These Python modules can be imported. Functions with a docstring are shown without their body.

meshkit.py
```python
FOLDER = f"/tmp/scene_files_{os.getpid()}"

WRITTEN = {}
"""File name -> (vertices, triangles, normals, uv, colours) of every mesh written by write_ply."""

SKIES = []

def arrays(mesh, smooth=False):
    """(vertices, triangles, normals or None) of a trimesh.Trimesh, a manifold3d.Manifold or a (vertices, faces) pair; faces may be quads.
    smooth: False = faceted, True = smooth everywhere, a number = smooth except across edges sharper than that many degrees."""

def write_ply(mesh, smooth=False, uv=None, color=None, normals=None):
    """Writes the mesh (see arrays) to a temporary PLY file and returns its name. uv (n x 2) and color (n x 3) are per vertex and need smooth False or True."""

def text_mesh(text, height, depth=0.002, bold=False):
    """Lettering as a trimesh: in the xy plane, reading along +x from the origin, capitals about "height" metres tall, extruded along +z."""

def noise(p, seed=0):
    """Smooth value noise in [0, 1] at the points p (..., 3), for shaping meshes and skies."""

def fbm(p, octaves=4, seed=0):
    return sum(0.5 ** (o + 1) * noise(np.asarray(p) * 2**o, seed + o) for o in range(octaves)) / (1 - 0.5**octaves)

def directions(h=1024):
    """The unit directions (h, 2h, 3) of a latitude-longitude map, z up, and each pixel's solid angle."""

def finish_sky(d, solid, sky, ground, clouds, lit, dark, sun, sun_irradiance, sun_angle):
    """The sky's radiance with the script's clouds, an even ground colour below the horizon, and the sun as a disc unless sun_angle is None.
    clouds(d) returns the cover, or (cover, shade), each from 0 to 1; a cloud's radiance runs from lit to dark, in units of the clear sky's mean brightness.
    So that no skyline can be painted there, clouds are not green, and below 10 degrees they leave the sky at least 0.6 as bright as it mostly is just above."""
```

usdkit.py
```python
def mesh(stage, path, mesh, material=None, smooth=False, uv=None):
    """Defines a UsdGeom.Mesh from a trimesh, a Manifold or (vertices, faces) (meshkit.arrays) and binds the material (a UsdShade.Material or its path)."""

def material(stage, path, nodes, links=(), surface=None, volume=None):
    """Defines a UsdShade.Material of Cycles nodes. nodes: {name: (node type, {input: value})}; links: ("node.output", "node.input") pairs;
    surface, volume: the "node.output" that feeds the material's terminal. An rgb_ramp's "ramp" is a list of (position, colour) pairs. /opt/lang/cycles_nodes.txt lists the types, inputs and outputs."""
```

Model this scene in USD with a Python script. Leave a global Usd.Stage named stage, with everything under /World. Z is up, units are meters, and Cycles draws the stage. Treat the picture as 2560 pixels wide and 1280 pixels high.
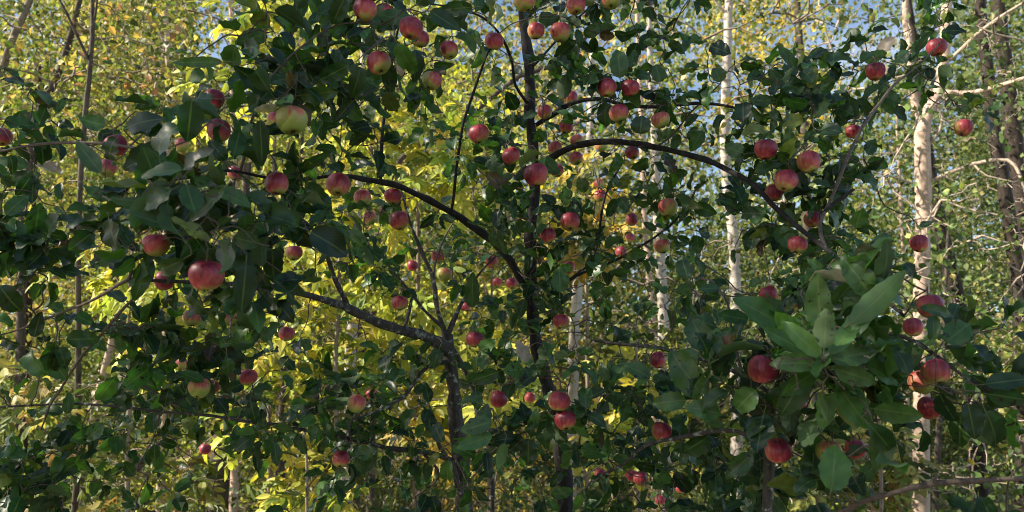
import math, random
import numpy as np
import trimesh, usdkit, meshkit
from pxr import Usd, UsdGeom, UsdLux, UsdShade, Gf, Sdf, Vt
from scipy.spatial import cKDTree
from PIL import Image, ImageDraw

random.seed(7)
R = np.random.default_rng(7)
stage = Usd.Stage.CreateInMemory()
UsdGeom.SetStageUpAxis(stage, 'Z')
UsdGeom.Xform.Define(stage, '/World')
UsdGeom.Scope.Define(stage, '/World/Looks')
T = Sdf.ValueTypeNames

# ------------------------------------------------------------------ camera, sky, sun, exposure
PITCH = math.radians(12.0)
EYE = np.array([0.0, 0.0, 1.6])
TX = 0.69
FPX = 1280 / TX
FWD = np.array([0, math.cos(PITCH), math.sin(PITCH)])
UPV = np.array([0, -math.sin(PITCH), math.cos(PITCH)])
RIGHT = np.array([1.0, 0, 0])
cam = UsdGeom.Camera.Define(stage, '/World/camera')
cam.AddTranslateOp().Set(Gf.Vec3d(*EYE))
cam.AddRotateXOp().Set(90 + math.degrees(PITCH))
cam.CreateHorizontalApertureAttr(36.0)
cam.CreateFocalLengthAttr(36.0 / (2 * TX))
cam.CreateClippingRangeAttr(Gf.Vec2f(0.05, 2000))
cam.CreateExposureAttr(1.6)
cam.CreateFStopAttr(4.0); cam.CreateFocusDistanceAttr(2.5)

SUN = np.array([-0.87, -0.22, 0.62]); SUN /= np.linalg.norm(SUN)
sky_el = math.asin(SUN[2]); sky_rot = math.atan2(SUN[0], SUN[1])
usdkit.material(stage, '/World/Looks/sky_light', {
    'tc': ('texture_coordinate', {}),
    'sky': ('sky_texture', {'sky_type': 'single_scattering', 'sun_disc': False, 'sun_elevation': sky_el, 'sun_rotation': sky_rot, 'altitude': 100.0, 'air_density': 1.0, 'aerosol_density': 1.0, 'ozone_density': 1.0}),
    'map': ('mapping', {'scale': (1.0, 1.0, 2.4)}),
    'n': ('noise_texture', {'scale': 2.6, 'detail': 6.0, 'roughness': 0.6}),
    'r': ('map_range', {'from_min': 0.52, 'from_max': 0.78, 'to_min': 0.0, 'to_max': 0.4, 'clamp': True}),
    'mix': ('mix_color', {'b': (7.0, 7.2, 7.5), 'use_clamp': False}),
    'bg': ('background_shader', {'strength': 0.075})},
    [('tc.generated', 'map.vector'), ('map.vector', 'n.vector'), ('n.fac', 'r.value'), ('r.result', 'mix.fac'), ('sky.color', 'mix.a'), ('mix.result', 'bg.color')], surface='bg.background')
sky = UsdLux.DomeLight.Define(stage, '/World/sky')
sky.CreateIntensityAttr(1.0)
UsdShade.MaterialBindingAPI.Apply(sky.GetPrim()).Bind(UsdShade.Material.Get(stage, '/World/Looks/sky_light'))
sky.GetPrim().SetCustomDataByKey('kind', 'structure')
sun = UsdLux.DistantLight.Define(stage, '/World/sun')
sun.CreateIntensityAttr(1.25); sun.CreateAngleAttr(0.53); sun.CreateColorAttr(Gf.Vec3f(1.0, 0.90, 0.74))
sun.GetPrim().CreateAttribute('inputs:normalize', T.Bool).Set(True)
_z = SUN; _x = np.cross([0, 0, 1.0], _z); _x /= np.linalg.norm(_x); _y = np.cross(_z, _x)
sun.AddTransformOp().Set(Gf.Matrix4d(*_x, 0, *_y, 0, *_z, 0, 0, 0, 0, 1))

# ------------------------------------------------------------------ helpers
def P(px, py, d):
    px, py, d = (np.asarray(a, float) for a in (px, py, d))
    a = ((px - 1280) / FPX)[..., None]; b = ((640 - py) / FPX)[..., None]
    return EYE + d[..., None] * (FWD + a * RIGHT + b * UPV)

def proj(p):
    q = np.asarray(p) - EYE
    d = q @ FWD
    return 1280 + FPX * (q @ RIGHT) / d, 640 - FPX * (q @ UPV) / d, d

def unit(v):
    v = np.asarray(v, float)
    return v / np.maximum(np.linalg.norm(v, axis=-1, keepdims=True), 1e-9)

_used = {}
def path_for(name, parent='/World'):
    k = (parent, name)
    n = _used.get(k, 0); _used[k] = n + 1
    return f'{parent}/{name}' + (f'_{n:03d}' if n else '')

def tag(prim, label=None, category=None, group=None, kind=None):
    for k, v in (('label', label), ('category', category), ('group', group), ('kind', kind)):
        if v:
            prim.SetCustomDataByKey(k, v)
    return prim

def thing(name, label, category, loc=(0, 0, 0), group=None):
    x = UsdGeom.Xform.Define(stage, path_for(name))
    x.AddTranslateOp().Set(Gf.Vec3d(*map(float, loc)))
    p = x.GetPrim(); tag(p, label, category, group)
    p.SetCustomDataByKey('label', label)
    return p, np.array(loc, float)

def mesh_prim(name, v, f, mat, parent=None, origin=(0, 0, 0), smooth=True, prim3=None, kind=None, label=None):
    """One Mesh; prim3: dict of per-vertex float3 primvars."""
    pp = path_for(name, str(parent.GetPath()) if parent else '/World')
    v = np.asarray(v, float) - np.asarray(origin, float)
    m = UsdGeom.Mesh.Define(stage, pp)
    f = np.asarray(f, np.int32)
    m.CreatePointsAttr(Vt.Vec3fArray.FromNumpy(v.astype(np.float32)))
    m.CreateFaceVertexCountsAttr(Vt.IntArray.FromNumpy(np.full(len(f), f.shape[1], np.int32)))
    m.CreateFaceVertexIndicesAttr(Vt.IntArray.FromNumpy(f.ravel()))
    m.CreateSubdivisionSchemeAttr('none')
    if smooth:
        n = np.zeros_like(v)
        g = f[:, :3]
        fn = np.cross(v[g[:, 1]] - v[g[:, 0]], v[g[:, 2]] - v[g[:, 0]])
        for k in range(f.shape[1]):
            np.add.at(n, f[:, k], fn)
        m.CreateNormalsAttr(Vt.Vec3fArray.FromNumpy(unit(n).astype(np.float32)))
        m.SetNormalsInterpolation('vertex')
    for k, a in (prim3 or {}).items():
        UsdGeom.PrimvarsAPI(m).CreatePrimvar(k, T.Color3fArray, 'vertex').Set(Vt.Vec3fArray.FromNumpy(np.asarray(a, np.float32)))
    UsdShade.MaterialBindingAPI.Apply(m.GetPrim()).Bind(mat)
    tag(m.GetPrim(), label=label, kind=kind)
    return m.GetPrim()

def spline(pts, rad, step):
    """Catmull-Rom through pts (n,3) with radii, resampled about every step."""
    p = np.asarray(pts, float); r = np.asarray(rad, float)
    e = np.vstack([2 * p[0] - p[1], p, 2 * p[-1] - p[-2]])
    out, ro = [], []
    for i in range(len(p) - 1):
        n = max(2, int(np.linalg.norm(p[i + 1] - p[i]) / step))
        t = np.linspace(0, 1, n, endpoint=False)[:, None]
        a, b, c, d = e[i:i + 4]
        out.append(0.5 * (2 * b + (c - a) * t + (2 * a - 5 * b + 4 * c - d) * t ** 2 + (3 * b - a - 3 * c + d) * t ** 3))
        ro.append(r[i] + (r[i + 1] - r[i]) * t[:, 0])
    return np.vstack(out + [p[-1:]]), np.concatenate(ro + [r[-1:]])

def tube(pts, rad, sides=7, knob=0.0, seed=0):
    """(v, f) of a tapered round bar along pts, closed at its ends, with a little bark unevenness."""
    p = np.asarray(pts, float); r = np.asarray(rad, float)
    t = unit(np.gradient(p, axis=0))
    a = np.zeros_like(p); ref = np.array([0.31, 0.87, 0.38]) if abs(t[0] @ unit([0.31, 0.87, 0.38])) < 0.9 else np.array([1.0, 0, 0])
    for i in range(len(p)):
        ref = unit(ref - t[i] * (ref @ t[i])); a[i] = ref
    b = np.cross(t, a); ang = np.arange(sides) * 2 * np.pi / sides
    rr = np.repeat(r[:, None], sides, 1)
    dirs = np.cos(ang)[None, :, None] * a[:, None] + np.sin(ang)[None, :, None] * b[:, None]
    if knob:
        q = (p[:, None] + dirs * rr[..., None]) / max(np.mean(r) * 2.2, 0.004)
        rr = rr * (1 + knob * (meshkit.noise(q, seed) - 0.5) * 2)
    v = (p[:, None] + dirs * rr[..., None]).reshape(-1, 3)
    n = len(p)
    i, j = np.meshgrid(np.arange(n - 1), np.arange(sides), indexing='ij')
    k = (j + 1) % sides
    f = np.stack([i * sides + j, i * sides + k, (i + 1) * sides + k, (i + 1) * sides + j], -1).reshape(-1, 4)
    f = np.vstack([f[:, [0, 1, 2]], f[:, [0, 2, 3]]])
    v = np.vstack([v, p[:1], p[-1:]])
    j = np.arange(sides); k = (j + 1) % sides
    f = np.vstack([f, np.stack([k, j, np.full(sides, n * sides)], 1), np.stack([(n - 1) * sides + j, (n - 1) * sides + k, np.full(sides, n * sides + 1)], 1)])
    return v, f

def join(parts):
    vs, fs, n = [], [], 0
    for v, f in parts:
        vs.append(v); fs.append(f + n); n += len(v)
    return np.vstack(vs), np.vstack(fs)

# ---- leaves: a template in (t along, s across) bent, folded and waved per leaf, all leaves of a batch at once
def leaf_template(rows, across, outline, petiole):
    """Returns t, s, w (per vertex), is_pet, faces. outline(t) = half width, 0..1."""
    ts = {11: np.array([0.035, 0.10, 0.19, 0.29, 0.39, 0.50, 0.61, 0.71, 0.80, 0.885, 0.955])}.get(rows, np.linspace(0, 1, rows + 2)[1:-1])
    t, s = [0.0], [0.0]
    ss = np.linspace(-1, 1, across)
    for x in ts:
        t += [x] * across; s += list(ss)
    t.append(1.0); s.append(0.0)
    f = []
    for j in range(across - 1):
        f.append([0, 1 + j + 1, 1 + j])
    for i in range(rows - 1):
        for j in range(across - 1):
            a = 1 + i * across + j; b = a + across
            f += [[a, a + 1, b + 1], [a, b + 1, b]]
    last = 1 + (rows - 1) * across; tip = 1 + rows * across
    for j in range(across - 1):
        f.append([last + j, last + j + 1, tip])
    t, s = np.array(t), np.array(s)
    w = outline(t) * (1 + (0.055 * (-1.0) ** np.searchsorted(ts, t - 1e-9) if rows == 11 else 0))
    pet = np.zeros(len(t))
    if petiole:
        n = len(t)
        t = np.r_[t, [0, 0, 0, 0, 0, 0]]; s = np.r_[s, [-1, 1, 0, -1, 1, 0]]; w = np.r_[w, [0] * 6]
        pet = np.r_[pet, [1, 1, 2, 3, 3, 4]]       # 1,2 at the twig; 3,4 at the blade
        f += [[n, n + 1, n + 4], [n, n + 4, n + 3], [n + 1, n + 2, n + 5], [n + 1, n + 5, n + 4], [n + 2, n, n + 3], [n + 2, n + 3, n + 5]]
    return t, s, w, pet, np.array(f)

def ovate(t):
    w = np.clip(t, 0, 1) ** 0.55 * np.clip(1 - t, 0, 1) ** 0.82
    return w / 0.3992
def lance(t):
    w = np.clip(t, 0, 1) ** 0.75 * np.clip(1 - t, 0, 1) ** 0.95
    return w / 0.306
TPL_HERO = leaf_template(11, 3, ovate, True)
TPL_MID = leaf_template(5, 3, ovate, True)
TPL_LANCE = leaf_template(3, 3, lance, False)
TPL_SMALL = leaf_template(2, 3, ovate, False)
TPL_TINY = (np.array([0, 0.45, 0.45, 1.0]), np.array([0, -1.0, 1.0, 0]), np.array([0, 1.0, 1.0, 0]), np.zeros(4), np.array([[0, 2, 1], [1, 2, 3]]))

def leaf_batch(tpl, base, direc, nrm, L, W, bend, fold, wave=None, pet_len=None, rng=R):
    """V (N,n,3), faces of one leaf, u (n), t (n). base: where the leaf joins its twig; W: full width."""
    t, s, w, pet, f = tpl
    N = len(base)
    y = unit(direc); z = unit(nrm - y * (nrm * y).sum(1, keepdims=True)); x = np.cross(y, z)
    L, W, bend, fold = (np.broadcast_to(np.asarray(a, float), (N,))[:, None] for a in (L, W, bend, fold))
    b = np.where(np.abs(bend) < 1e-3, 1e-3, bend)
    tt = t[None]
    al = L * np.sin(b * tt) / b; dn = -L * (1 - np.cos(b * tt)) / b
    ny, nz = np.sin(b * tt), np.cos(b * tt)                       # blade normal in (y, z)
    half = w[None] * W / 2
    ss = s[None]
    off = half * np.abs(ss) * np.sin(fold)
    if wave is not None:
        ph = rng.uniform(0, 6.28, (N, 1)); fr = rng.uniform(1.5, 2.8, (N, 1))
        off = off + np.asarray(wave)[:, None] * W * ss ** 2 * np.sin(2 * np.pi * fr * tt + ph + 1.7 * (ss > 0)) * (w[None] > 0.05)
    lx = half * ss * np.cos(fold)
    ly = al + off * ny; lz = dn + off * nz
    if pet.any():
        pl = (pet_len if pet_len is not None else L[:, 0] * 0.28)[:, None]
        pw = 0.0009 * (L / 0.08)
        at0 = (pet == 1) | (pet == 2)
        isp = pet > 0
        lx = np.where(isp[None], ss * pw, lx)
        lz = np.where(isp[None], np.where((pet == 2) | (pet == 4), -1.4 * pw, 0), lz)
        ly = np.where(isp[None], np.where(at0[None], 0, pl), ly + pl)
        lz = lz - 0.0 * tt
    V = base[:, None] + lx[..., None] * x[:, None] + ly[..., None] * y[:, None] + lz[..., None] * z[:, None]
    return V, f, s, t

def leaf_join(V, f):
    N, n = V.shape[:2]
    return V.reshape(-1, 3), (f[None] + (np.arange(N) * n)[:, None, None]).reshape(-1, f.shape[1])

# ---- twigs: every target is joined to the nearest wood by a slightly bowed twig
class Wood:
    def __init__(self):
        self.pos, self.rad, self.owner, self.twigs = [], [], [], []
    def add_line(self, p, r, owner):
        self.pos += list(p); self.rad += list(r); self.owner += [owner] * len(p)
    def grow(self, targets, r0, r1, rng, sag=0.12, steps=4, crook=0.05):
        pos = np.array(self.pos); own = np.array(self.owner)
        tree = cKDTree(pos); d0, _ = tree.query(targets)
        res = np.zeros(len(targets), int); dirs = np.zeros((len(targets), 3))
        extra_p, extra_o, extra_r = [], [], []
        done = np.argsort(d0); near_tree = tree; base_n = len(pos)
        for c, k in enumerate(done):
            q = targets[k]
            if c % 40 == 0 and extra_p:
                near_tree = cKDTree(np.vstack([pos, np.array(extra_p)]))
                allo = np.r_[own, extra_o]; allp = np.vstack([pos, np.array(extra_p)])
            elif c == 0:
                allo, allp = own, pos
            d, i = near_tree.query(q)
            a = allp[i]; o = int(allo[i]); ln = max(d, 1e-3)
            t = np.linspace(0, 1, steps + 1)[:, None]
            bow = unit(rng.normal(size=3) + np.array([0, 0, 0.8])) * ln * sag
            pts = a + (q - a) * t + bow * np.sin(np.pi * t) * 1.0
            pts[1:-1] += rng.normal(size=(steps - 1, 3)) * ln * crook
            rr = r1 + (r0 - r1) * min(1.0, ln / 0.5) * (1 - t[:, 0])
            self.twigs.append((o, pts, rr))
            extra_p += list(pts[1:]); extra_o += [o] * steps
            res[k] = o; dirs[k] = pts[-1] - pts[-2]
        self.pos += extra_p; self.owner += extra_o
        return res, unit(dirs)

# ------------------------------------------------------------------ materials
def mat(name, nodes, links, surface):
    return usdkit.material(stage, '/World/Looks/' + name, nodes, links, surface=surface)

def bark(name, c0, c1, spot=None, spot_lo=0.58, spot_hi=0.66, scale=30.0, stretch=0.35, bump=0.5, rough=0.85, spot_scale=14.0, dist=0.01):
    n = {'g': ('geometry', {}), 'm': ('mapping', {'scale': (1, 1, stretch)}),
         'n': ('noise_texture', {'scale': scale, 'detail': 5.0, 'roughness': 0.65}),
         'r': ('rgb_ramp', {'ramp': [(0.3, c0), (0.7, c1)]}),
         'b': ('bump', {'strength': bump, 'distance': dist}),
         'p': ('principled_bsdf', {'roughness': rough, 'specular_ior_level': 0.25})}
    l = [('g.position', 'm.vector'), ('m.vector', 'n.vector'), ('n.fac', 'r.fac'), ('n.fac', 'b.height'), ('b.normal', 'p.normal')]
    if spot:
        n |= {'n2': ('noise_texture', {'scale': spot_scale, 'detail': 4.0, 'roughness': 0.6}), 'sr': ('map_range', {'from_min': spot_lo, 'from_max': spot_hi, 'clamp': True}), 'mx': ('mix_color', {'b': spot})}
        l += [('g.position', 'n2.vector'), ('n2.fac', 'sr.value'), ('sr.result', 'mx.fac'), ('r.color', 'mx.a'), ('mx.result', 'p.base_color')]
    else:
        l += [('r.color', 'p.base_color')]
    return mat(name, n, l, 'p.BSDF')

M_APPLEBARK = bark('apple_bark', (0.022, 0.019, 0.017), (0.075, 0.066, 0.058), spot=(0.22, 0.23, 0.21), spot_lo=0.57, spot_hi=0.64, spot_scale=38.0, scale=60.0, stretch=0.5)
M_DARKBARK = bark('dark_apple_bark', (0.008, 0.007, 0.007), (0.030, 0.026, 0.024), spot=(0.11, 0.11, 0.105), spot_lo=0.65, spot_hi=0.70, spot_scale=30.0, scale=60.0, stretch=0.5)
M_TWIG = bark('twig_bark', (0.045, 0.034, 0.028), (0.12, 0.092, 0.076), scale=90.0, stretch=1.0, bump=0.2)
M_ASHBARK = bark('sapling_bark', (0.10, 0.075, 0.055), (0.26, 0.21, 0.17), scale=40.0)
M_PALEBARK = bark('pale_bark', (0.30, 0.21, 0.16), (0.52, 0.40, 0.32), spot=(0.11, 0.085, 0.07), spot_lo=0.62, spot_hi=0.67, spot_scale=11.0, scale=26.0, stretch=3.0, bump=0.3)
M_GREYBARK = bark('grey_bark', (0.030, 0.024, 0.020), (0.105, 0.084, 0.070), spot=(0.22, 0.22, 0.20), spot_lo=0.62, spot_hi=0.68, spot_scale=12.0, scale=34.0, stretch=0.25, bump=0.8)
M_SHADED_TRUNK = bark('shaded_trunk_bark', (0.016, 0.012, 0.010), (0.055, 0.042, 0.034), scale=34.0, stretch=0.25, bump=0.9)  # bark darkened to paint in the shade these trunks stand in
M_DEADWOOD = bark('dead_twig_wood', (0.22, 0.17, 0.13), (0.42, 0.35, 0.28), scale=40.0, stretch=1.0, bump=0.2)
# birch: white with thin dark cross lines and black scars
def birch(name, lo):
    return mat(name, {
    'g': ('geometry', {}), 'm1': ('mapping', {'scale': (6, 6, 60)}), 'n1': ('noise_texture', {'scale': 1.0, 'detail': 3.0, 'roughness': 0.6}),
    'r1': ('map_range', {'from_min': 0.60, 'from_max': 0.68, 'clamp': True}),
    'm2': ('mapping', {'scale': (7, 7, 9)}), 'n2': ('noise_texture', {'scale': 1.0, 'detail': 5.0, 'roughness': 0.7}), 'r2': ('map_range', {'from_min': lo, 'from_max': lo + 0.04, 'clamp': True}),
    'n3': ('noise_texture', {'scale': 5.0, 'detail': 4.0}), 'rc': ('rgb_ramp', {'ramp': [(0.3, (0.32, 0.27, 0.235)), (0.7, (0.50, 0.46, 0.415))]}),
    'mx1': ('mix_color', {'b': (0.16, 0.12, 0.10)}), 'mx2': ('mix_color', {'b': (0.025, 0.022, 0.02)}),
    'b': ('bump', {'strength': 0.4, 'distance': 0.006}), 'p': ('principled_bsdf', {'roughness': 0.7, 'specular_ior_level': 0.3})},
    [('g.position', 'm1.vector'), ('m1.vector', 'n1.vector'), ('n1.fac', 'r1.value'), ('g.position', 'm2.vector'), ('m2.vector', 'n2.vector'), ('n2.fac', 'r2.value'),
     ('g.position', 'n3.vector'), ('n3.fac', 'rc.fac'), ('rc.color', 'mx1.a'), ('r1.result', 'mx1.fac'), ('mx1.result', 'mx2.a'), ('r2.result', 'mx2.fac'), ('mx2.result', 'p.base_color'), ('n1.fac', 'b.height'), ('b.normal', 'p.normal')], 'p.BSDF')
M_BIRCH = birch('birch_bark', 0.68)
M_SCARRED = birch('scarred_birch_bark', 0.57)

# apple leaf: leafcol = its colour, leafuv = (across 0..1, along 0..1, chance)
M_LEAF = mat('apple_leaf', {
    'c': ('attribute', {'attribute': 'leafcol'}), 'uv': ('attribute', {'attribute': 'leafuv'}), 'sep': ('separate_xyz', {}),
    'g': ('geometry', {}),
    'ctr': ('math', {'math_type': 'subtract', 'value2': 0.5}), 'abs': ('math', {'math_type': 'absolute'}),
    'rib': ('map_range', {'from_min': 0.015, 'from_max': 0.05, 'to_min': 1.0, 'to_max': 0.0, 'clamp': True}),
    'v1': ('math', {'math_type': 'multiply', 'value2': 62.0}), 'v2': ('math', {'math_type': 'multiply_add', 'value2': -52.0}), 'vs': ('math', {'math_type': 'sine'}),
    'vr': ('map_range', {'from_min': 0.72, 'from_max': 1.0, 'to_min': 0.0, 'to_max': 0.16, 'clamp': True}),
    'rv': ('math', {'math_type': 'maximum'}),
    'ribc': ('mix_color', {'b': (0.14, 0.19, 0.07)}), 'ribf': ('math', {'math_type': 'multiply', 'value2': 0.42}),
    'sn': ('noise_texture', {'scale': 70.0, 'detail': 2.0}), 'sth': ('map_range', {'from_min': 0.63, 'from_max': 0.67, 'clamp': True}),
    'sgate': ('map_range', {'from_min': 0.62, 'from_max': 0.66, 'clamp': True}), 'sm': ('math', {'math_type': 'multiply'}), 'spot': ('mix_color', {'b': (0.012, 0.009, 0.007)}),
    'mn': ('noise_texture', {'scale': 38.0, 'detail': 3.0}), 'mr': ('map_range', {'from_min': 0.3, 'from_max': 0.7, 'to_min': 0.72, 'to_max': 1.25}), 'mott': ('mix_color', {'blend_type': 'multiply', 'fac': 1.0, 'use_clamp': False}), 'mc': ('combine_xyz', {}),
    'pale': ('mix_color', {'fac': 0.45, 'b': (0.10, 0.145, 0.085)}), 'face': ('mix_color', {}),
    'bp': ('bump', {'strength': 0.22, 'distance': 0.0012}),
    'rg': ('mix_float', {'a': 0.40, 'b': 0.8}),
    'p': ('principled_bsdf', {'specular_ior_level': 0.42}), 'tc': ('mix_color', {'blend_type': 'multiply', 'fac': 1.0, 'b': (2.0, 2.6, 0.75), 'use_clamp': False}), 'tl': ('translucent_bsdf', {}), 'mix': ('mix_closure', {'fac': 0.26})},
    [('uv.vector', 'sep.vector'), ('sep.x', 'ctr.value1'), ('ctr.value', 'abs.value1'), ('abs.value', 'rib.value'),
     ('abs.value', 'v2.value1'), ('sep.y', 'v1.value1'), ('v1.value', 'v2.value3'), ('v2.value', 'vs.value1'), ('vs.value', 'vr.value'), ('vr.result', 'rv.value1'), ('rib.result', 'rv.value2'),
     ('g.position', 'sn.vector'), ('g.position', 'mn.vector'), ('sn.fac', 'sth.value'), ('sep.z', 'sgate.value'), ('sth.result', 'sm.value1'), ('sgate.result', 'sm.value2'),
     ('mn.fac', 'mr.value'), ('mr.result', 'mc.x'), ('mr.result', 'mc.y'), ('mr.result', 'mc.z'), ('c.color', 'mott.a'), ('mc.vector', 'mott.b'),
     ('mott.result', 'ribc.a'), ('rv.value', 'ribf.value1'), ('ribf.value', 'ribc.fac'), ('ribc.result', 'spot.a'), ('sm.value', 'spot.fac'),
     ('spot.result', 'pale.a'), ('spot.result', 'face.a'), ('pale.result', 'face.b'), ('g.backfacing', 'face.fac'), ('face.result', 'p.base_color'),
     ('g.backfacing', 'rg.fac'), ('rg.result', 'p.roughness'), ('rv.value', 'bp.height'), ('bp.normal', 'p.normal'),
     ('spot.result', 'tc.a'), ('tc.result', 'tl.color'), ('p.BSDF', 'mix.closure1'), ('tl.BSDF', 'mix.closure2')], 'mix.closure')

def wood_leaf(name, trans, rough=0.5):
    return mat(name, {'c': ('attribute', {'attribute': 'leafcol'}), 'p': ('principled_bsdf', {'roughness': rough, 'specular_ior_level': 0.35}),
                      'tc': ('mix_color', {'blend_type': 'multiply', 'fac': 1.0, 'b': (1.25, 1.25, 0.6), 'use_clamp': False}),
                      'tl': ('translucent_bsdf', {}), 'mix': ('mix_closure', {'fac': trans})},
               [('c.color', 'p.base_color'), ('c.color', 'tc.a'), ('tc.result', 'tl.color'), ('p.BSDF', 'mix.closure1'), ('tl.BSDF', 'mix.closure2')], 'mix.closure')
M_WLEAF = wood_leaf('autumn_leaf', 0.42)

# apple skin: skin = (blush, along the core 0..1, longitude 0..1)
M_SKIN = mat('apple_skin', {
    'a': ('attribute', {'attribute': 'skin'}), 'sep': ('separate_xyz', {}), 'g': ('geometry', {}), 'tc': ('texture_coordinate', {}),
    'st': ('mapping', {'scale': (110, 110, 12)}), 'sn': ('noise_texture', {'scale': 1.0, 'detail': 4.0, 'roughness': 0.65}),
    'bn': ('noise_texture', {'scale': 26.0, 'detail': 3.0}),
    's1': ('math', {'math_type': 'multiply_add', 'value2': 0.95, 'value3': -0.48}), 's2': ('math', {'math_type': 'multiply_add', 'value2': 1.0, 'value3': -0.5}),
    'ad1': ('math', {'math_type': 'add'}), 'ad2': ('math', {'math_type': 'add'}),
    'ramp': ('rgb_ramp', {'ramp': [(0.0, (0.19, 0.225, 0.045)), (0.28, (0.29, 0.25, 0.065)), (0.42, (0.38, 0.15, 0.07)), (0.58, (0.34, 0.068, 0.058)), (0.80, (0.27, 0.028, 0.042)), (1.0, (0.14, 0.010, 0.022))]}),
    'dn': ('voronoi_texture', {'scale': 210.0}), 'dr': ('map_range', {'from_min': 0.10, 'from_max': 0.16, 'to_min': 0.35, 'to_max': 0.0, 'clamp': True}), 'dots': ('mix_color', {'b': (0.45, 0.33, 0.17)}),
    'fn': ('noise_texture', {'scale': 34.0, 'detail': 2.0}), 'fr': ('map_range', {'from_min': 0.73, 'from_max': 0.77, 'clamp': True}), 'flaw': ('mix_color', {'b': (0.05, 0.025, 0.015)}),
    'p': ('principled_bsdf', {'roughness': 0.44, 'specular_ior_level': 0.4})},
    [('a.vector', 'sep.vector'), ('tc.object', 'st.vector'), ('st.vector', 'sn.vector'), ('tc.object', 'bn.vector'), ('tc.object', 'dn.vector'), ('tc.object', 'fn.vector'),
     ('sn.fac', 's1.value1'), ('bn.fac', 's2.value1'), ('sep.x', 'ad1.value1'), ('s1.value', 'ad1.value2'), ('ad1.value', 'ad2.value1'), ('s2.value', 'ad2.value2'), ('ad2.value', 'ramp.fac'),
     ('ramp.color', 'dots.a'), ('dn.distance', 'dr.value'), ('dr.result', 'dots.fac'), ('dots.result', 'flaw.a'), ('fn.fac', 'fr.value'), ('fr.result', 'flaw.fac'), ('flaw.result', 'p.base_color')], 'p.BSDF')
M_STEM = bark('apple_stem', (0.06, 0.045, 0.025), (0.14, 0.11, 0.05), scale=200.0, stretch=1.0, bump=0.1)
M_CALYX = bark('apple_calyx', (0.02, 0.015, 0.01), (0.07, 0.05, 0.03), scale=300.0, stretch=1.0, bump=0.2)
M_GROUND = mat('forest_floor', {'g': ('geometry', {}), 'n': ('noise_texture', {'scale': 5.0, 'detail': 8.0, 'roughness': 0.7}), 'r': ('rgb_ramp', {'ramp': [(0.3, (0.04, 0.035, 0.018)), (0.5, (0.09, 0.085, 0.03)), (0.7, (0.20, 0.15, 0.05))]}),
                                'b': ('bump', {'strength': 0.8, 'distance': 0.05}), 'p': ('principled_bsdf', {'roughness': 0.95})},
               [('g.position', 'n.vector'), ('n.fac', 'r.fac'), ('r.color', 'p.base_color'), ('n.fac', 'b.height'), ('b.normal', 'p.normal')], 'p.BSDF')

# ------------------------------------------------------------------ the ground
gx = np.concatenate([-np.geomspace(400, 30, 8), np.linspace(-25, 25, 41), np.geomspace(30, 400, 8)])
gX, gY = np.meshgrid(gx, gx + 10)
gZ = 0.25 * (meshkit.fbm(np.stack([gX * 0.25, gY * 0.25, 0 * gX], -1), 3, 5) - 0.5) - 0.02
n_ = len(gx); ii, jj = np.meshgrid(np.arange(n_ - 1), np.arange(n_ - 1), indexing='ij')
gf = np.stack([ii * n_ + jj, ii * n_ + jj + 1, (ii + 1) * n_ + jj + 1, (ii + 1) * n_ + jj], -1).reshape(-1, 4)
gp = mesh_prim('ground', np.stack([gX, gY, gZ], -1).reshape(-1, 3), gf, M_GROUND, kind='structure')

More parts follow.
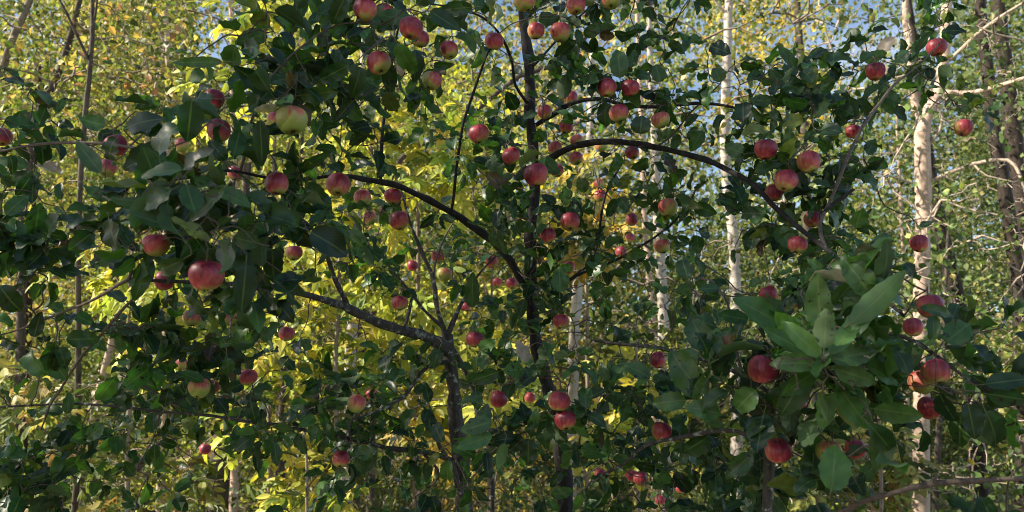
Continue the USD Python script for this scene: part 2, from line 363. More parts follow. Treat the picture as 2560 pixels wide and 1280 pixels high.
# ------------------------------------------------------------------ the apple trees: wood
# every line: part, [(px, py, depth, width in px)...]; widths and pixels are those of the photograph, made metres by the depth
def line(pts):
    a = np.array(pts, float)
    return P(a[:, 0], a[:, 1], a[:, 2]), a[:, 3] * a[:, 2] / FPX / 2

APPLE_TREES = [
 dict(label='apple tree with the dark upright trunk and long arching limbs', bark='dark', lines=[
  ('trunk', [(1290, -260, 2.9, 18), (1300, -120, 2.95, 22), (1308, 40, 3.0, 29), (1322, 160, 3.0, 31), (1327, 300, 3.0, 31), (1336, 450, 3.0, 32), (1326, 600, 3.0, 33), (1331, 770, 3.0, 36), (1350, 900, 3.0, 38), (1392, 1050, 3.0, 42), (1412, 1230, 3.0, 46), (1420, 1500, 3.0, 54)]),
  ('limb', [(1326, 735, 3.0, 26), (1300, 690, 2.95, 24), (1262, 632, 2.9, 23), (1190, 570, 2.85, 23), (1110, 520, 2.75, 21), (1010, 470, 2.6, 18), (930, 452, 2.5, 16), (840, 440, 2.3, 13), (720, 452, 2.1, 10), (600, 430, 1.9, 8), (470, 425, 1.7, 7), (370, 450, 1.7, 6)]),
  ('limb', [(1342, 312, 3.0, 15), (1385, 285, 3.0, 14), (1430, 258, 2.95, 13), (1490, 247, 2.9, 12), (1560, 262, 2.85, 11), (1640, 268, 2.8, 11), (1740, 258, 2.75, 9), (1830, 268, 2.7, 8), (1910, 300, 2.6, 6)]),
  ('limb', [(1340, 425, 3.0, 22), (1378, 395, 3.0, 21), (1412, 375, 2.95, 20), (1470, 357, 2.9, 20), (1550, 355, 2.8, 20), (1640, 368, 2.7, 19), (1740, 393, 2.6, 18), (1830, 430, 2.5, 18), (1890, 470, 2.4, 17), (1950, 530, 2.3, 16), (2050, 610, 2.1, 14), (2160, 705, 1.95, 12), (2260, 790, 1.8, 9)]),
  ('limb', [(2062, 616, 2.1, 12), (2050, 560, 2.15, 12), (2085, 480, 2.2, 11), (2118, 395, 2.25, 11), (2160, 312, 2.35, 11), (2200, 258, 2.45, 10), (2235, 212, 2.5, 8), (2300, 160, 2.6, 6), (2350, 110, 2.65, 5)]),
  ('branch', [(2055, 536, 2.17, 13), (2085, 508, 2.17, 14), (2108, 494, 2.17, 13), (2134, 473, 2.17, 11)]),
  ('branch', [(948, 456, 2.52, 11), (960, 330, 2.5, 10), (972, 210, 2.48, 9), (985, 120, 2.4, 7), (1000, 40, 2.3, 5)]),
  ('branch', [(1128, 528, 2.76, 9), (1150, 350, 2.7, 9), (1180, 240, 2.65, 9), (1215, 140, 2.6, 8), (1245, 85, 2.55, 6)]),
  ('branch', [(1322, 262, 3.0, 10), (1288, 215, 2.9, 9), (1278, 160, 2.8, 8), (1255, 95, 2.7, 8), (1215, 50, 2.6, 7), (1150, 22, 2.4, 6), (1080, 10, 2.2, 5)]),
  ('branch', [(600, 430, 1.9, 9), (655, 235, 1.85, 8), (700, 160, 1.8, 8), (760, 110, 1.8, 7), (850, 60, 1.8, 6), (960, 60, 1.85, 5)]),
  ('branch', [(470, 425, 1.7, 6), (390, 385, 1.75, 8), (290, 362, 1.9, 9), (180, 356, 1.95, 10), (90, 362, 2.0, 9), (20, 375, 2.0, 6), (-80, 400, 2.0, 4)]),
  ('branch', [(1310, 60, 3.0, 16), (1338, 20, 2.95, 13), (1400, -40, 2.8, 10), (1480, -90, 2.7, 7)]),
  ('branch', [(1322, 175, 3.0, 9), (1365, 130, 2.95, 8), (1420, 70, 2.9, 7), (1470, 20, 2.8, 5)]),
  ('branch', [(1640, 368, 2.7, 7), (1680, 340, 2.7, 6), (1720, 290, 2.65, 5), (1800, 210, 2.5, 4)]),
  ('branch', [(1440, 690, 3.05, 10), (1485, 640, 3.1, 9), (1500, 560, 3.1, 8), (1520, 470, 3.1, 6), (1560, 400, 3.0, 4)]),
  ('branch', [(1331, 770, 3.0, 12), (1440, 690, 3.05, 10), (1560, 640, 3.05, 8), (1680, 560, 3.0, 6), (1740, 480, 2.9, 4)])]),
 dict(label='apple tree with a lichen spotted limb forking left low on its trunk', bark='lichen', lines=[
  ('trunk', [(1115, 838, 2.9, 36), (1122, 890, 2.9, 38), (1134, 980, 2.9, 38), (1146, 1100, 2.9, 42), (1160, 1250, 2.9, 46), (1170, 1500, 2.9, 54)]),
  ('limb', [(1120, 880, 2.9, 34), (1098, 858, 2.85, 34), (1050, 835, 2.8, 32), (1000, 826, 2.75, 30), (930, 800, 2.65, 28), (870, 772, 2.6, 26), (800, 745, 2.45, 21), (700, 720, 2.3, 17), (600, 712, 2.1, 14), (480, 706, 1.9, 12), (330, 697, 1.8, 10)]),
  ('branch', [(330, 697, 1.8, 10), (300, 712, 1.8, 10), (250, 742, 1.85, 9), (170, 775, 1.9, 8), (30, 830, 2.0, 6), (-60, 850, 2.0, 4)]),
  ('branch', [(375, 700, 1.82, 9), (330, 752, 1.9, 9), (250, 835, 2.0, 9), (190, 910, 2.1, 8), (130, 1000, 2.2, 7), (95, 1075, 2.3, 5)]),
  ('branch', [(326, 700, 1.8, 11), (332, 675, 1.8, 10), (322, 650, 1.8, 8)]),
  ('branch', [(868, 772, 2.6, 17), (842, 705, 2.5, 16), (815, 640, 2.4, 14), (785, 580, 2.2, 11), (720, 520, 1.95, 8), (620, 500, 1.75, 6)]),
  ('branch', [(1115, 840, 2.9, 18), (1092, 755, 2.95, 14), (1075, 680, 3.0, 12), (1050, 620, 3.0, 11), (1022, 545, 2.95, 8), (1000, 470, 2.9, 5)]),
  ('branch', [(1112, 822, 2.9, 12), (1060, 770, 2.9, 10), (1030, 735, 2.9, 9), (985, 680, 2.8, 7), (930, 620, 2.7, 5)]),
  ('branch', [(1120, 838, 2.9, 18), (1150, 770, 2.95, 12), (1190, 695, 3.0, 9), (1240, 640, 3.0, 6)]),
  ('branch', [(1080, 700, 3.0, 8), (1092, 640, 3.05, 7), (1130, 560, 3.1, 5)]),
  ('branch', [(1010, 828, 2.75, 12), (1020, 780, 2.8, 11), (1030, 735, 2.85, 8)]),
  ('branch', [(1128, 906, 2.9, 15), (1088, 908, 2.85, 14), (1052, 932, 2.8, 13), (1015, 985, 2.75, 10), (960, 1020, 2.6, 8), (880, 1050, 2.5, 6)]),
  ('limb', [(1152, 1165, 2.9, 18), (1075, 1132, 2.85, 15), (960, 1118, 2.75, 14), (860, 1095, 2.65, 13), (720, 1068, 2.5, 11), (560, 1045, 2.4, 10), (400, 1030, 2.4, 8), (200, 1010, 2.4, 7), (0, 1018, 2.4, 6), (-90, 1025, 2.4, 4)]),
  ('branch', [(1130, 868, 2.92, 16), (1168, 930, 3.0, 14), (1186, 995, 3.0, 14), (1198, 1060, 3.0, 13), (1222, 1120, 3.0, 15), (1230, 1280, 3.0, 17), (1235, 1500, 3.0, 20)]),
  ('branch', [(1168, 1275, 2.9, 20), (1135, 1180, 2.8, 18), (1100, 1120, 2.7, 14), (1085, 1060, 2.6, 8)]),
  ('branch', [(440, 1030, 2.4, 6), (395, 960, 2.35, 7), (330, 940, 2.3, 5)]),
  ('branch', [(300, 935, 2.3, 4), (400, 985, 2.35, 8), (470, 1030, 2.4, 8)]),
  ('branch', [(1060, 1135, 2.85, 9), (1100, 1190, 2.9, 8), (1040, 1240, 2.9, 6)])]),
 dict(label='nearer apple tree at the right, its big leaves painted paler as if lit', bark='lichen', lines=[
  ('trunk', [(1935, 990, 1.85, 18), (1922, 1060, 1.87, 22), (1920, 1130, 1.9, 24), (1919, 1280, 1.9, 27), (1925, 1700, 1.9, 34)]),
  ('limb', [(1935, 990, 1.85, 18), (1960, 930, 1.75, 16), (2010, 910, 1.62, 14), (2045, 925, 1.52, 11), (2060, 900, 1.45, 8)]),
  ('limb', [(1960, 930, 1.75, 13), (2060, 870, 1.75, 13), (2180, 830, 1.75, 12), (2300, 860, 1.72, 11), (2420, 950, 1.68, 9), (2500, 985, 1.65, 7), (2600, 1010, 1.65, 5)]),
  ('limb', [(1935, 990, 1.85, 14), (1860, 940, 1.95, 13), (1770, 900, 2.1, 12), (1640, 870, 2.3, 10), (1540, 860, 2.45, 8), (1480, 850, 2.5, 6)]),
  ('limb', [(1921, 1120, 1.9, 14), (1840, 1080, 2.0, 13), (1720, 1090, 2.1, 13), (1620, 1110, 2.15, 11), (1560, 1160, 2.2, 8), (1500, 1190, 2.3, 6)]),
  ('limb', [(1922, 1310, 1.9, 18), (2060, 1300, 1.75, 18), (2150, 1256, 1.65, 15), (2230, 1234, 1.6, 15), (2330, 1213, 1.58, 16), (2420, 1203, 1.55, 15), (2500, 1196, 1.52, 14), (2580, 1192, 1.5, 12), (2680, 1180, 1.5, 12)]),
  ('branch', [(2328, 1213, 1.58, 10), (2336, 1200, 1.57, 9), (2340, 1188, 1.57, 7)]),
  ('branch', [(1860, 940, 1.95, 10), (1830, 840, 2.05, 9), (1820, 760, 2.1, 7), (1780, 700, 2.2, 5)])]),
]
wood = Wood()
for k, tr in enumerate(APPLE_TREES):
    tr['shapes'] = []
    for part, pts in tr['lines']:
        p, r = line(pts)
        if pts[-1][1] >= 1450 or pts[-1][1] >= 1500:          # reaches the ground: carry it down
            g = p[-1].copy(); g[2] = -0.1
            p = np.vstack([p, g]); r = np.r_[r, r[-1] * 1.25]
        p, r = spline(p, r * ((0.88 if part == 'trunk' else 0.84) if k < 2 else 0.94), 0.035)
        p = p + (meshkit.noise(np.stack([p[:, 0] * 9, p[:, 1] * 9, p[:, 2] * 9], -1), 3)[:, None] - 0.5) * 0.012 * np.array([1, 1, 0.6])
        q = p * 22
        r = r * (0.86 + 0.20 * meshkit.noise(q, 8) + 0.38 * np.clip(meshkit.noise(p * 14, 9) - 0.68, 0, 1) * 3)
        tr['shapes'].append((part, p, r))
        wood.add_line(p, r, k)

# ------------------------------------------------------------------ where the apple leaves are: cover per 80-pixel cell of the photograph, 0 to 9
GRID = [
 "00000000" "64768863" "55455400" "00002300",
 "00000136" "69889842" "45566201" "22556400",
 "10000046" "88987654" "44777454" "64365300",
 "34223787" "97653246" "53477457" "75440220",
 "33465578" "87653157" "64344437" "88820000",
 "55669988" "88872137" "75656648" "88710000",
 "88789998" "86365438" "87556645" "88621000",
 "87489999" "98465546" "87567456" "88741000",
 "63005789" "73154433" "67446566" "89875300",
 "75325769" "52023163" "88657768" "89987610",
 "56568888" "62102135" "88678888" "99998721",
 "33467997" "31355225" "97688888" "99988867",
 "12468975" "77886338" "88976889" "99988887",
 "46788737" "75575288" "89864899" "88884345",
 "98266323" "22886464" "78787568" "46830001",
 "86245323" "22475576" "66778677" "36520013"]
DEPTHS = np.array([(100, 400, 1.95), (100, 600, 1.9), (450, 450, 1.5), (500, 600, 1.45), (700, 560, 1.7), (600, 720, 1.6), (100, 750, 1.9), (300, 1000, 2.4), (100, 1150, 2.3), (500, 850, 2.0), (500, 1150, 2.8),
 (650, 950, 2.3), (800, 100, 1.8), (700, 300, 1.7), (1000, 60, 1.8), (900, 420, 2.2), (1000, 560, 2.7), (850, 1050, 2.4), (1000, 1180, 2.8), (1000, 900, 2.8), (1100, 650, 3.2), (1230, 300, 2.7), (1300, 500, 2.4),
 (1200, 1080, 2.0), (1400, 650, 2.7), (1400, 1000, 2.1), (1550, 250, 2.5), (1550, 500, 3.0), (1650, 120, 2.6), (1700, 600, 3.0), (1600, 780, 2.8), (1650, 950, 2.1), (1600, 1180, 2.4), (1850, 200, 2.4), (1950, 400, 2.2),
 (2000, 600, 2.2), (2200, 200, 2.6), (2350, 100, 2.7), (2050, 850, 1.5), (2200, 750, 1.55), (2350, 900, 1.65), (2500, 1000, 1.65), (1800, 950, 1.7), (1950, 1100, 1.75), (2150, 1150, 1.55), (1750, 720, 2.3), (1850, 700, 2.0), (1800, 1150, 2.2)])
def depth_at(px, py):
    px, py = np.atleast_1d(px).astype(float), np.atleast_1d(py).astype(float)
    w = 1 / (((px[:, None] - DEPTHS[:, 0]) ** 2 + (py[:, None] - DEPTHS[:, 1]) ** 2) + 900) ** 1.8
    return (w * DEPTHS[:, 2]).sum(1) / w.sum(1)

# ------------------------------------------------------------------ apples: (px, py, width px, redness, how far leaves may hide it, label)
APPLES = [
 (5, 342, 46, .85, .2, 'red apple cut by the left edge of the picture'),
 (290, 363, 54, .85, .5, 'red apple under a leaf at the end of the far left branch'),
 (268, 420, 44, .6, .5, 'orange red apple half behind a large leaf, far left'),
 (455, 362, 34, .45, .6, 'small orange apple peeping out beside the hanging black green leaf'),
 (535, 248, 52, .9, .5, 'pink red apple half behind a leaf, uppermost of the left branch end'),
 (548, 327, 58, .9, .3, 'red apple crossed by a thin grey twig, left above the leaf mass'),
 (588, 433, 40, .85, .4, 'small red apple between leaves, left of the two bright red limb apples'),
 (390, 612, 64, .5, .3, 'dusky orange apple in deep shade under the left leaf mass'),
 (912, 24, 60, .85, .2, 'red apple at the top edge, left one of the top cluster'),
 (960, 36, 52, .6, .4, 'red and yellow apple in the top cluster with a leaf across it'),
 (1027, 70, 60, .85, .3, 'big red apple hanging lowest at the right of the top cluster'),
 (1050, 98, 46, .55, .5, 'dull apple tucked right under the big red one of the top cluster'),
 (947, 158, 60, .62, .0, 'streaked red and yellow apple alone below the top cluster'),
 (1079, 202, 50, .32, .0, 'dull greenish apple with a faint red flush near the top'),
 (1123, 125, 46, .6, .1, 'pink and pale green apple against the sky gap beside the top cluster'),
 (1235, 103, 47, .8, .0, 'dark red apple hanging at the thin arching branch left of the dark trunk'),
 (730, 300, 77, .12, .1, 'large yellow green apple with a brown spot, upper left'),
 (687, 300, 40, .5, .5, 'orange apple just behind the large yellow green one'),
 (692, 460, 59, .85, .0, 'bright red apple with a flat yellow patch, left of its twin on the limb'),
 (845, 462, 60, .82, .1, 'bright red apple below the leafy limb, right twin of two'),
 (907, 495, 43, .45, .3, 'green and red apple under the start of the left arching limb'),
 (982, 490, 44, .8, .4, 'red apple half hidden below the left arching limb'),
 (925, 545, 35, .4, .3, 'small dull orange apple left of the red one under the arching limb'),
 (997, 551, 49, .8, .0, 'round red apple beneath the left arching limb beside a flat leaf'),
 (1197, 335, 52, .75, .4, 'red apple with a dark leaf across its top, left of the dark trunk'),
 (1278, 390, 46, .75, .3, 'red apple partly under a leaf against the dark trunk'),
 (735, 632, 42, .5, .6, 'orange apple buried in the left leaf mass above the lichen limb'),
 (1312, 2, 56, .5, .0, 'dark apple at the top edge in front of the trunk fork'),
 (1340, 77, 44, .55, .0, 'dull red apple right against the dark trunk near its fork'),
 (1400, 80, 50, .52, .2, 'larger dull red apple with a leaf on top, right of the trunk fork'),
 (1440, 12, 50, .8, .2, 'dark red apple at the top edge right of the trunk'),
 (1527, 0, 48, .5, .0, 'apple showing only its underside at the top edge'),
 (1427, 243, 33, .8, .1, 'small red apple just above the upper right limb'),
 (1363, 280, 37, .8, .1, 'red apple where the upper right limb leaves the dark trunk'),
 (1415, 317, 37, .8, .0, 'small red apple alone between the two right limbs near the trunk'),
 (1517, 220, 47, .85, .5, 'red apple behind leaves on top of the upper right limb'),
 (1576, 220, 46, .85, .3, 'red apple half under a leaf, standing on the upper right limb'),
 (1548, 283, 50, .6, .0, 'red and green apple hanging under the middle of the upper right limb'),
 (1652, 300, 46, .3, .3, 'dull green apple in shade under the upper right limb'),
 (1387, 370, 35, .55, .2, 'small orange red apple at the root of the arched right limb'),
 (1443, 353, 35, .55, .2, 'small orange apple right above the arched right limb'),
 (1440, 396, 35, .6, .1, 'small orange red apple right below the arched right limb'),
 (1503, 365, 30, .2, .3, 'small yellow apple behind the arched right limb'),
 (1580, 381, 36, .85, .0, 'small bright red apple hanging below the middle of the arched right limb'),
 (1340, 437, 61, .9, .0, 'large bright red apple in front of the dark trunk'),
 (1392, 427, 34, .65, .2, 'small red apple close beside the large one before the trunk'),
 (1497, 460, 27, .5, .5, 'tiny orange apple hidden high in the leaves right of the trunk'),
 (1499, 490, 31, .6, .1, 'small dull red apple right of the trunk above a slender stem'),
 (1670, 518, 49, .55, .0, 'red apple with green base, largest between arched limb and birch'),
 (1579, 549, 32, .8, .2, 'small red apple left of the large red and green one'),
 (1425, 553, 50, .75, .2, 'red apple with a green flank right beside the trunk'),
 (1371, 588, 40, .75, .5, 'pink red apple half behind leaves on the trunk'),
 (1655, 615, 40, .5, .0, 'red topped yellow apple hanging free before a pale trunk'),
 (1575, 595, 24, .6, .4, 'tiny red apple in leaves left of the red topped yellow one'),
 (1552, 630, 28, .75, .4, 'small red apple low in the leaves right of the trunk'),
 (1915, 373, 57, .9, .0, 'bright red apple left at the end of the arched right limb'),
 (2342, 118, 47, .9, .0, 'dark red apple highest at the right, before the pale trunk'),
 (2188, 178, 46, .85, .0, 'red apple under leaves against the blue sky'),
 (2409, 319, 45, .9, .0, 'red apple farthest right, hanging by bare twigs'),
 (2133, 329, 38, .7, .0, 'small red apple against the slanting branch at the right'),
 (2022, 405, 58, .75, .1, 'red apple with green shoulder, right one of the limb end cluster'),
 (1965, 452, 57, .7, .1, 'dark red apple lowest in front of the limb end cluster'),
 (1935, 482, 44, .75, .6, 'shaded red apple behind the limb end cluster'),
 (2032, 548, 42, .88, .2, 'small red apple with a leaf stuck on it, below the limb end cluster'),
 (1993, 612, 48, .75, .3, 'orange red apple half covered by a leaf, above the near leaf mass'),
 (2298, 609, 43, .9, .0, 'red apple before the lower half of the pale trunk'),
 (515, 688, 86, .9, .0, 'biggest apple, glossy bright red, hanging on the left limb'),
 (411, 702, 49, .75, .1, 'red apple beside a spotted yellow leaf, left of the biggest apple'),
 (481, 795, 46, .45, .3, 'dull orange apple below the biggest apple'),
 (569, 793, 42, .5, .4, 'orange apple between dark leaves, lower right of the biggest apple'),
 (498, 970, 52, .2, .1, 'yellow green apple, front one of a pair at the lower left'),
 (528, 968, 40, .85, .1, 'red apple tucked behind the yellow green one of the lower left pair'),
 (621, 943, 46, .55, .2, 'red brown apple with dark leaves, right of the lower left pair'),
 (513, 1123, 28, .8, .0, 'tiny pink apple low at the left near a grey trunk'),
 (455, 908, 30, .5, .6, 'small apple deep in the leaves above the lower left pair'),
 (717, 835, 40, .7, .1, 'red apple with a green base hanging free below the lichen limb'),
 (999, 758, 41, .72, .0, 'red and yellow apple with a long stalk above the lichen limb'),
 (1110, 686, 40, .05, .0, 'small pale yellow green apple in the middle between thin shoots'),
 (1187, 848, 45, .85, .0, 'dark red apple right of the low trunk fork'),
 (1165, 767, 24, .85, .3, 'tiny red apple above the low trunk fork'),
 (1031, 664, 28, .85, .4, 'small red apple behind leaves left of the yellow green one'),
 (1095, 642, 33, .45, .3, 'orange apple just above the small pale yellow green one'),
 (1230, 655, 32, .85, .2, 'pink red apple among leaves left of the dark trunk, middle height'),
 (1243, 705, 24, .85, .2, 'tiny red apple in the lower pair under the left arching limb'),
 (1279, 708, 30, .85, .3, 'small red apple beside the foot of the left arching limb'),
 (892, 1009, 48, .4, .0, 'green apple with a red flush hanging low between the trunks and left edge'),
 (928, 985, 26, .85, .4, 'tiny dark red apple behind the low green one'),
 (852, 1147, 44, .7, .4, 'dull red apple half under leaves below the long low branch'),
 (1247, 998, 44, .88, .3, 'red apple half behind a leaf right of the lichen tree trunk'),
 (1402, 803, 40, .75, .1, 'red apple right of the dark trunk below the forks'),
 (1422, 668, 32, .85, .4, 'red apple under a big leaf beside the dark trunk'),
 (1398, 1003, 57, .62, .0, 'upper of two touching apples, red over yellow'),
 (1413, 1050, 54, .85, .0, 'lower of two touching apples, darker red'),
 (1654, 1078, 50, .62, .0, 'orange red apple with a dark shaded top, bottom right of centre'),
 (1645, 900, 42, .9, .4, 'bright red apple cut by leaf edges above the bottom leaf mass'),
 (1602, 1197, 38, .85, .1, 'red apple, right one of a little pair at the bottom'),
 (1580, 1190, 32, .85, .3, 'red apple, left one of a little pair at the bottom'),
 (1368, 1110, 42, .2, .5, 'dull yellow apple behind a curled leaf at the bottom'),
 (1500, 1185, 30, .7, .5, 'dim red apple deep in the leaves at the bottom'),
 (1702, 1222, 26, .8, .4, 'tiny red apple near the bottom edge right of the little pair'),
 (1650, 1250, 26, .85, .4, 'small red apple lowest of all at the bottom edge'),
 (1325, 995, 28, .6, .5, 'small orange apple left of the two touching apples'),
 (1908, 925, 78, .9, .25, 'large pink red apple half behind the near leaf cluster'),
 (2325, 765, 62, .9, .3, 'pink red apple under a folded leaf at the right end branch'),
 (2282, 818, 46, .75, .5, 'orange red apple half hidden under leaves at the right end branch'),
 (2340, 930, 66, .68, .05, 'orange and red apple, front one of the close pair at the right'),
 (2303, 955, 62, .45, .1, 'dusky orange apple, back one of the close pair at the right'),
 (2325, 1020, 58, .75, .3, 'shaded purple red apple below the close pair at the right'),
 (1945, 1128, 66, .88, .05, 'dark red apple before the near trunk at the bottom right'),
 (2072, 1130, 62, .3, .35, 'yellow orange apple behind an upright leaf at the bottom right'),
 (2138, 1122, 50, .8, .4, 'dark red apple right of the yellow orange one, half hidden'),
 (1920, 735, 46, .9, .4, 'red apple above the near leaf cluster, half hidden'),
 (1983, 757, 32, .8, .6, 'small red apple deep between the near upright leaves'),
 (2003, 1012, 28, .9, .5, 'tiny pink apple peeping through the near leaf cluster'),
]
apple_data = []
for k, (px, py, w, red, hid, label) in enumerate(APPLES):
    S = float(np.clip(w * depth_at(px, py)[0] / FPX, 0.058, 0.083))
    apple_data.append((px, py, w, FPX * S / w, S))

# targets of leaf spurs
targ, tl = [], []
for gy in range(-1, 17):
    for gx_ in range(-1, 33):
        q = int(GRID[min(max(gy, 0), 15)][min(max(gx_, 0), 31)])
        if q == 0:
            continue
        if 16 <= gx_ <= 23 and 7 <= gy <= 12:
            q *= 0.82
        cx, cy = gx_ * 80 + 40, gy * 80 + 40
        d = depth_at(cx, cy)[0]
        Lpx = 0.067 * FPX / d
        cover = min(0.93, q / 9 * 0.93)
        n = -math.log(1 - cover) * 6400 / (0.225 * Lpx * Lpx)
        ns = R.poisson(n / 4.6 * 1.08)
        x, y = cx + R.uniform(-46, 46, 3 * ns), cy + R.uniform(-46, 46, 3 * ns)
        if ns == 0:
            continue
        q3 = P(x, y, depth_at(x, y) + np.abs(R.normal(0, 0.22, 3 * ns)) - 0.04)
        best = np.argsort(-(meshkit.fbm(q3 / 0.13, 2, 12) + R.normal(0, 0.05, 3 * ns)))[:ns]       # spurs sit in bunches
        targ += list(q3[best]); tl += [0] * ns
for px, py, w, d, S in apple_data:                                  # a spur above every apple
    targ.append(P(px + R.uniform(-0.15, 0.15) * w, py - 0.78 * w, d + 0.01)); tl.append(1)
for _ in range(26):                                                 # the close rosette at the right
    a, rr = R.uniform(0, 6.28), 110 * math.sqrt(R.random())
    targ.append(P(2060 + 1.2 * rr * math.cos(a), 905 + 0.8 * rr * math.sin(a), R.uniform(1.46, 1.56))); tl.append(0)
targ = np.array(targ); tl = np.array(tl)
owner, tdir = wood.grow(targ, 0.0042, 0.0016, R)

# leaves of the spurs
B, D, Nn, LL, PL, OW = [], [], [], [], [], []
tocam = unit(EYE - targ)
for k in range(len(targ)):
    n = R.integers(2, 4) if tl[k] else R.integers(3, 7)
    ph0 = R.uniform(0, 6.28)
    ax = unit(tdir[k] + 0.35 * np.array([0, 0, 1.0]) + 0.25 * R.normal(size=3))
    e1 = unit(np.cross(ax, [0.3, 0.1, 0.9])); e2 = np.cross(ax, e1)
    for j in range(n):
        a = ph0 + j * 2.4 + R.normal(0, 0.25)
        sp = R.uniform(0.7, 1.5)
        lift = 0.55 if (targ[k][0] > 0.25 and proj(targ[k])[2] < 1.9) else 0.0
        dr = unit(np.array([0, 0, lift]) + ax * R.uniform(-0.1, 0.7) + sp * (math.cos(a) * e1 + math.sin(a) * e2) + np.array([0, 0, R.uniform(-0.8, 0.2)]))
        nm = unit(np.array([0, 0, 0.75]) + 0.55 * tocam[k] + 0.55 * R.normal(size=3) + 0.15 * ax)
        B.append(targ[k]); D.append(dr); Nn.append(nm); OW.append(owner[k])
        LL.append(R.uniform(0.050, 0.092)); PL.append(R.uniform(0.012, 0.03))
B, D, Nn, LL, PL, OW = map(np.array, (B, D, Nn, LL, PL, OW))
LL = LL * np.where(proj(B)[2] < 1.8, np.where(B[:, 0] < -0.2, 1.12, 1.15), 1.0)

# leaves set one by one as the photograph shows them: base px, tip px, width px, tone (0 dark .. 1 pale, 2 pinkish underside, 3 yellow green)
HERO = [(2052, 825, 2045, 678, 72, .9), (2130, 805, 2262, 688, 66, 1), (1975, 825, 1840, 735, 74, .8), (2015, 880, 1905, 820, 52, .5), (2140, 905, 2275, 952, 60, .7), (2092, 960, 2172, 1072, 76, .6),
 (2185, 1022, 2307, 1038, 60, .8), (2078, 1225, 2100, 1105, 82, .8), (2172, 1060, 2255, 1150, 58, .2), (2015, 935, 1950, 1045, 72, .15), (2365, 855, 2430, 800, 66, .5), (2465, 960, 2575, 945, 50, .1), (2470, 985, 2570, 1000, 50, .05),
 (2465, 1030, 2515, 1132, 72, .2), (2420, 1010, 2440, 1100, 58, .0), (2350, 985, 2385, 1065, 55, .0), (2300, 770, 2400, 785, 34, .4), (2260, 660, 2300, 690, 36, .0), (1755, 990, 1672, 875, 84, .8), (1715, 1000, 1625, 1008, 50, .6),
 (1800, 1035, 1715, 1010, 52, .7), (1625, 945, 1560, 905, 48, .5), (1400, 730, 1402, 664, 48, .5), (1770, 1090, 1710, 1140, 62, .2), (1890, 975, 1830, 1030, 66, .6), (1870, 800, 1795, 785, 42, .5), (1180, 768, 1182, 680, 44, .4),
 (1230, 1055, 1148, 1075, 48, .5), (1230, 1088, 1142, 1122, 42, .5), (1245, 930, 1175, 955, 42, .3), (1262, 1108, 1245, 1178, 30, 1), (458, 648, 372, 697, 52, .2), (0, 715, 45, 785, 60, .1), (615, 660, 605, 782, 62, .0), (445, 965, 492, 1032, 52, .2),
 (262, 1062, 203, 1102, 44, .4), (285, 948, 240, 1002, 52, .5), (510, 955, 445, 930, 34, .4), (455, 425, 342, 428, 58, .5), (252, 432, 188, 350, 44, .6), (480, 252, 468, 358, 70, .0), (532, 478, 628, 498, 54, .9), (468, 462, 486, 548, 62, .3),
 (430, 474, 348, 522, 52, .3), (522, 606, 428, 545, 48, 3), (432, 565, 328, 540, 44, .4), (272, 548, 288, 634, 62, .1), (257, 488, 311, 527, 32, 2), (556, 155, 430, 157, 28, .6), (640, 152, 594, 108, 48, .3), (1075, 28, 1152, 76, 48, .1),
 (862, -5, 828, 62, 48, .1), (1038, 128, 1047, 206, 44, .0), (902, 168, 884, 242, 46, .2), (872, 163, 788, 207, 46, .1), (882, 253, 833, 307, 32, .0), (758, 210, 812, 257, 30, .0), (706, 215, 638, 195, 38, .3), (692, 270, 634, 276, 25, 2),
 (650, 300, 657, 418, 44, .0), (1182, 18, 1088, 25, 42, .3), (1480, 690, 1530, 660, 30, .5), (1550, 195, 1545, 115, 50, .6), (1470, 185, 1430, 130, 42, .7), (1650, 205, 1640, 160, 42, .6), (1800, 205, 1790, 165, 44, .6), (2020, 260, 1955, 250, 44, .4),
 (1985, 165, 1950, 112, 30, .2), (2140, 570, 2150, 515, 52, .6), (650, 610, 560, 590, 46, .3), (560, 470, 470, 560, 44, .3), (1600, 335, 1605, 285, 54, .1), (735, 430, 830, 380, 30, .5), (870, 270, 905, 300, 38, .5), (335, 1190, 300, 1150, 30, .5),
 (2050, 890, 1960, 800, 50, .9), (2075, 885, 2150, 790, 52, .9), (2080, 900, 2220, 870, 55, .8), (2045, 910, 1930, 900, 55, .8), (2085, 920, 2200, 960, 55, .7), (2040, 930, 1940, 985, 55, .6), (2060, 870, 2065, 770, 60, 1), (2000, 850, 1930, 770, 55, .9), (2110, 850, 2190, 740, 55, .95)]  # last row: rosette leaves toned pale, as if lit
H = np.array(HERO, float)
hd = depth_at((H[:, 0] + H[:, 2]) / 2, (H[:, 1] + H[:, 3]) / 2) - 0.07
hb = P(H[:, 0], H[:, 1], hd); ht = P(H[:, 2], H[:, 3], hd + R.uniform(-0.02, 0.02, len(H)))
hL = np.linalg.norm(ht - hb, axis=1); hW = H[:, 4] * hd / FPX
hdir = unit(ht - hb)
hn = unit(unit(EYE - hb) + 0.35 * R.normal(size=hb.shape) + np.array([0, 0, 0.25]))
hn[H[:, 5] == 2] *= -1
hn[H[:, 5] == 1] *= -1
hown, _ = wood.grow(hb - hdir * 0.02, 0.0030, 0.0013, R)
hpl = np.full(len(H), 0.02)
hb2 = hb - hdir * 0.02

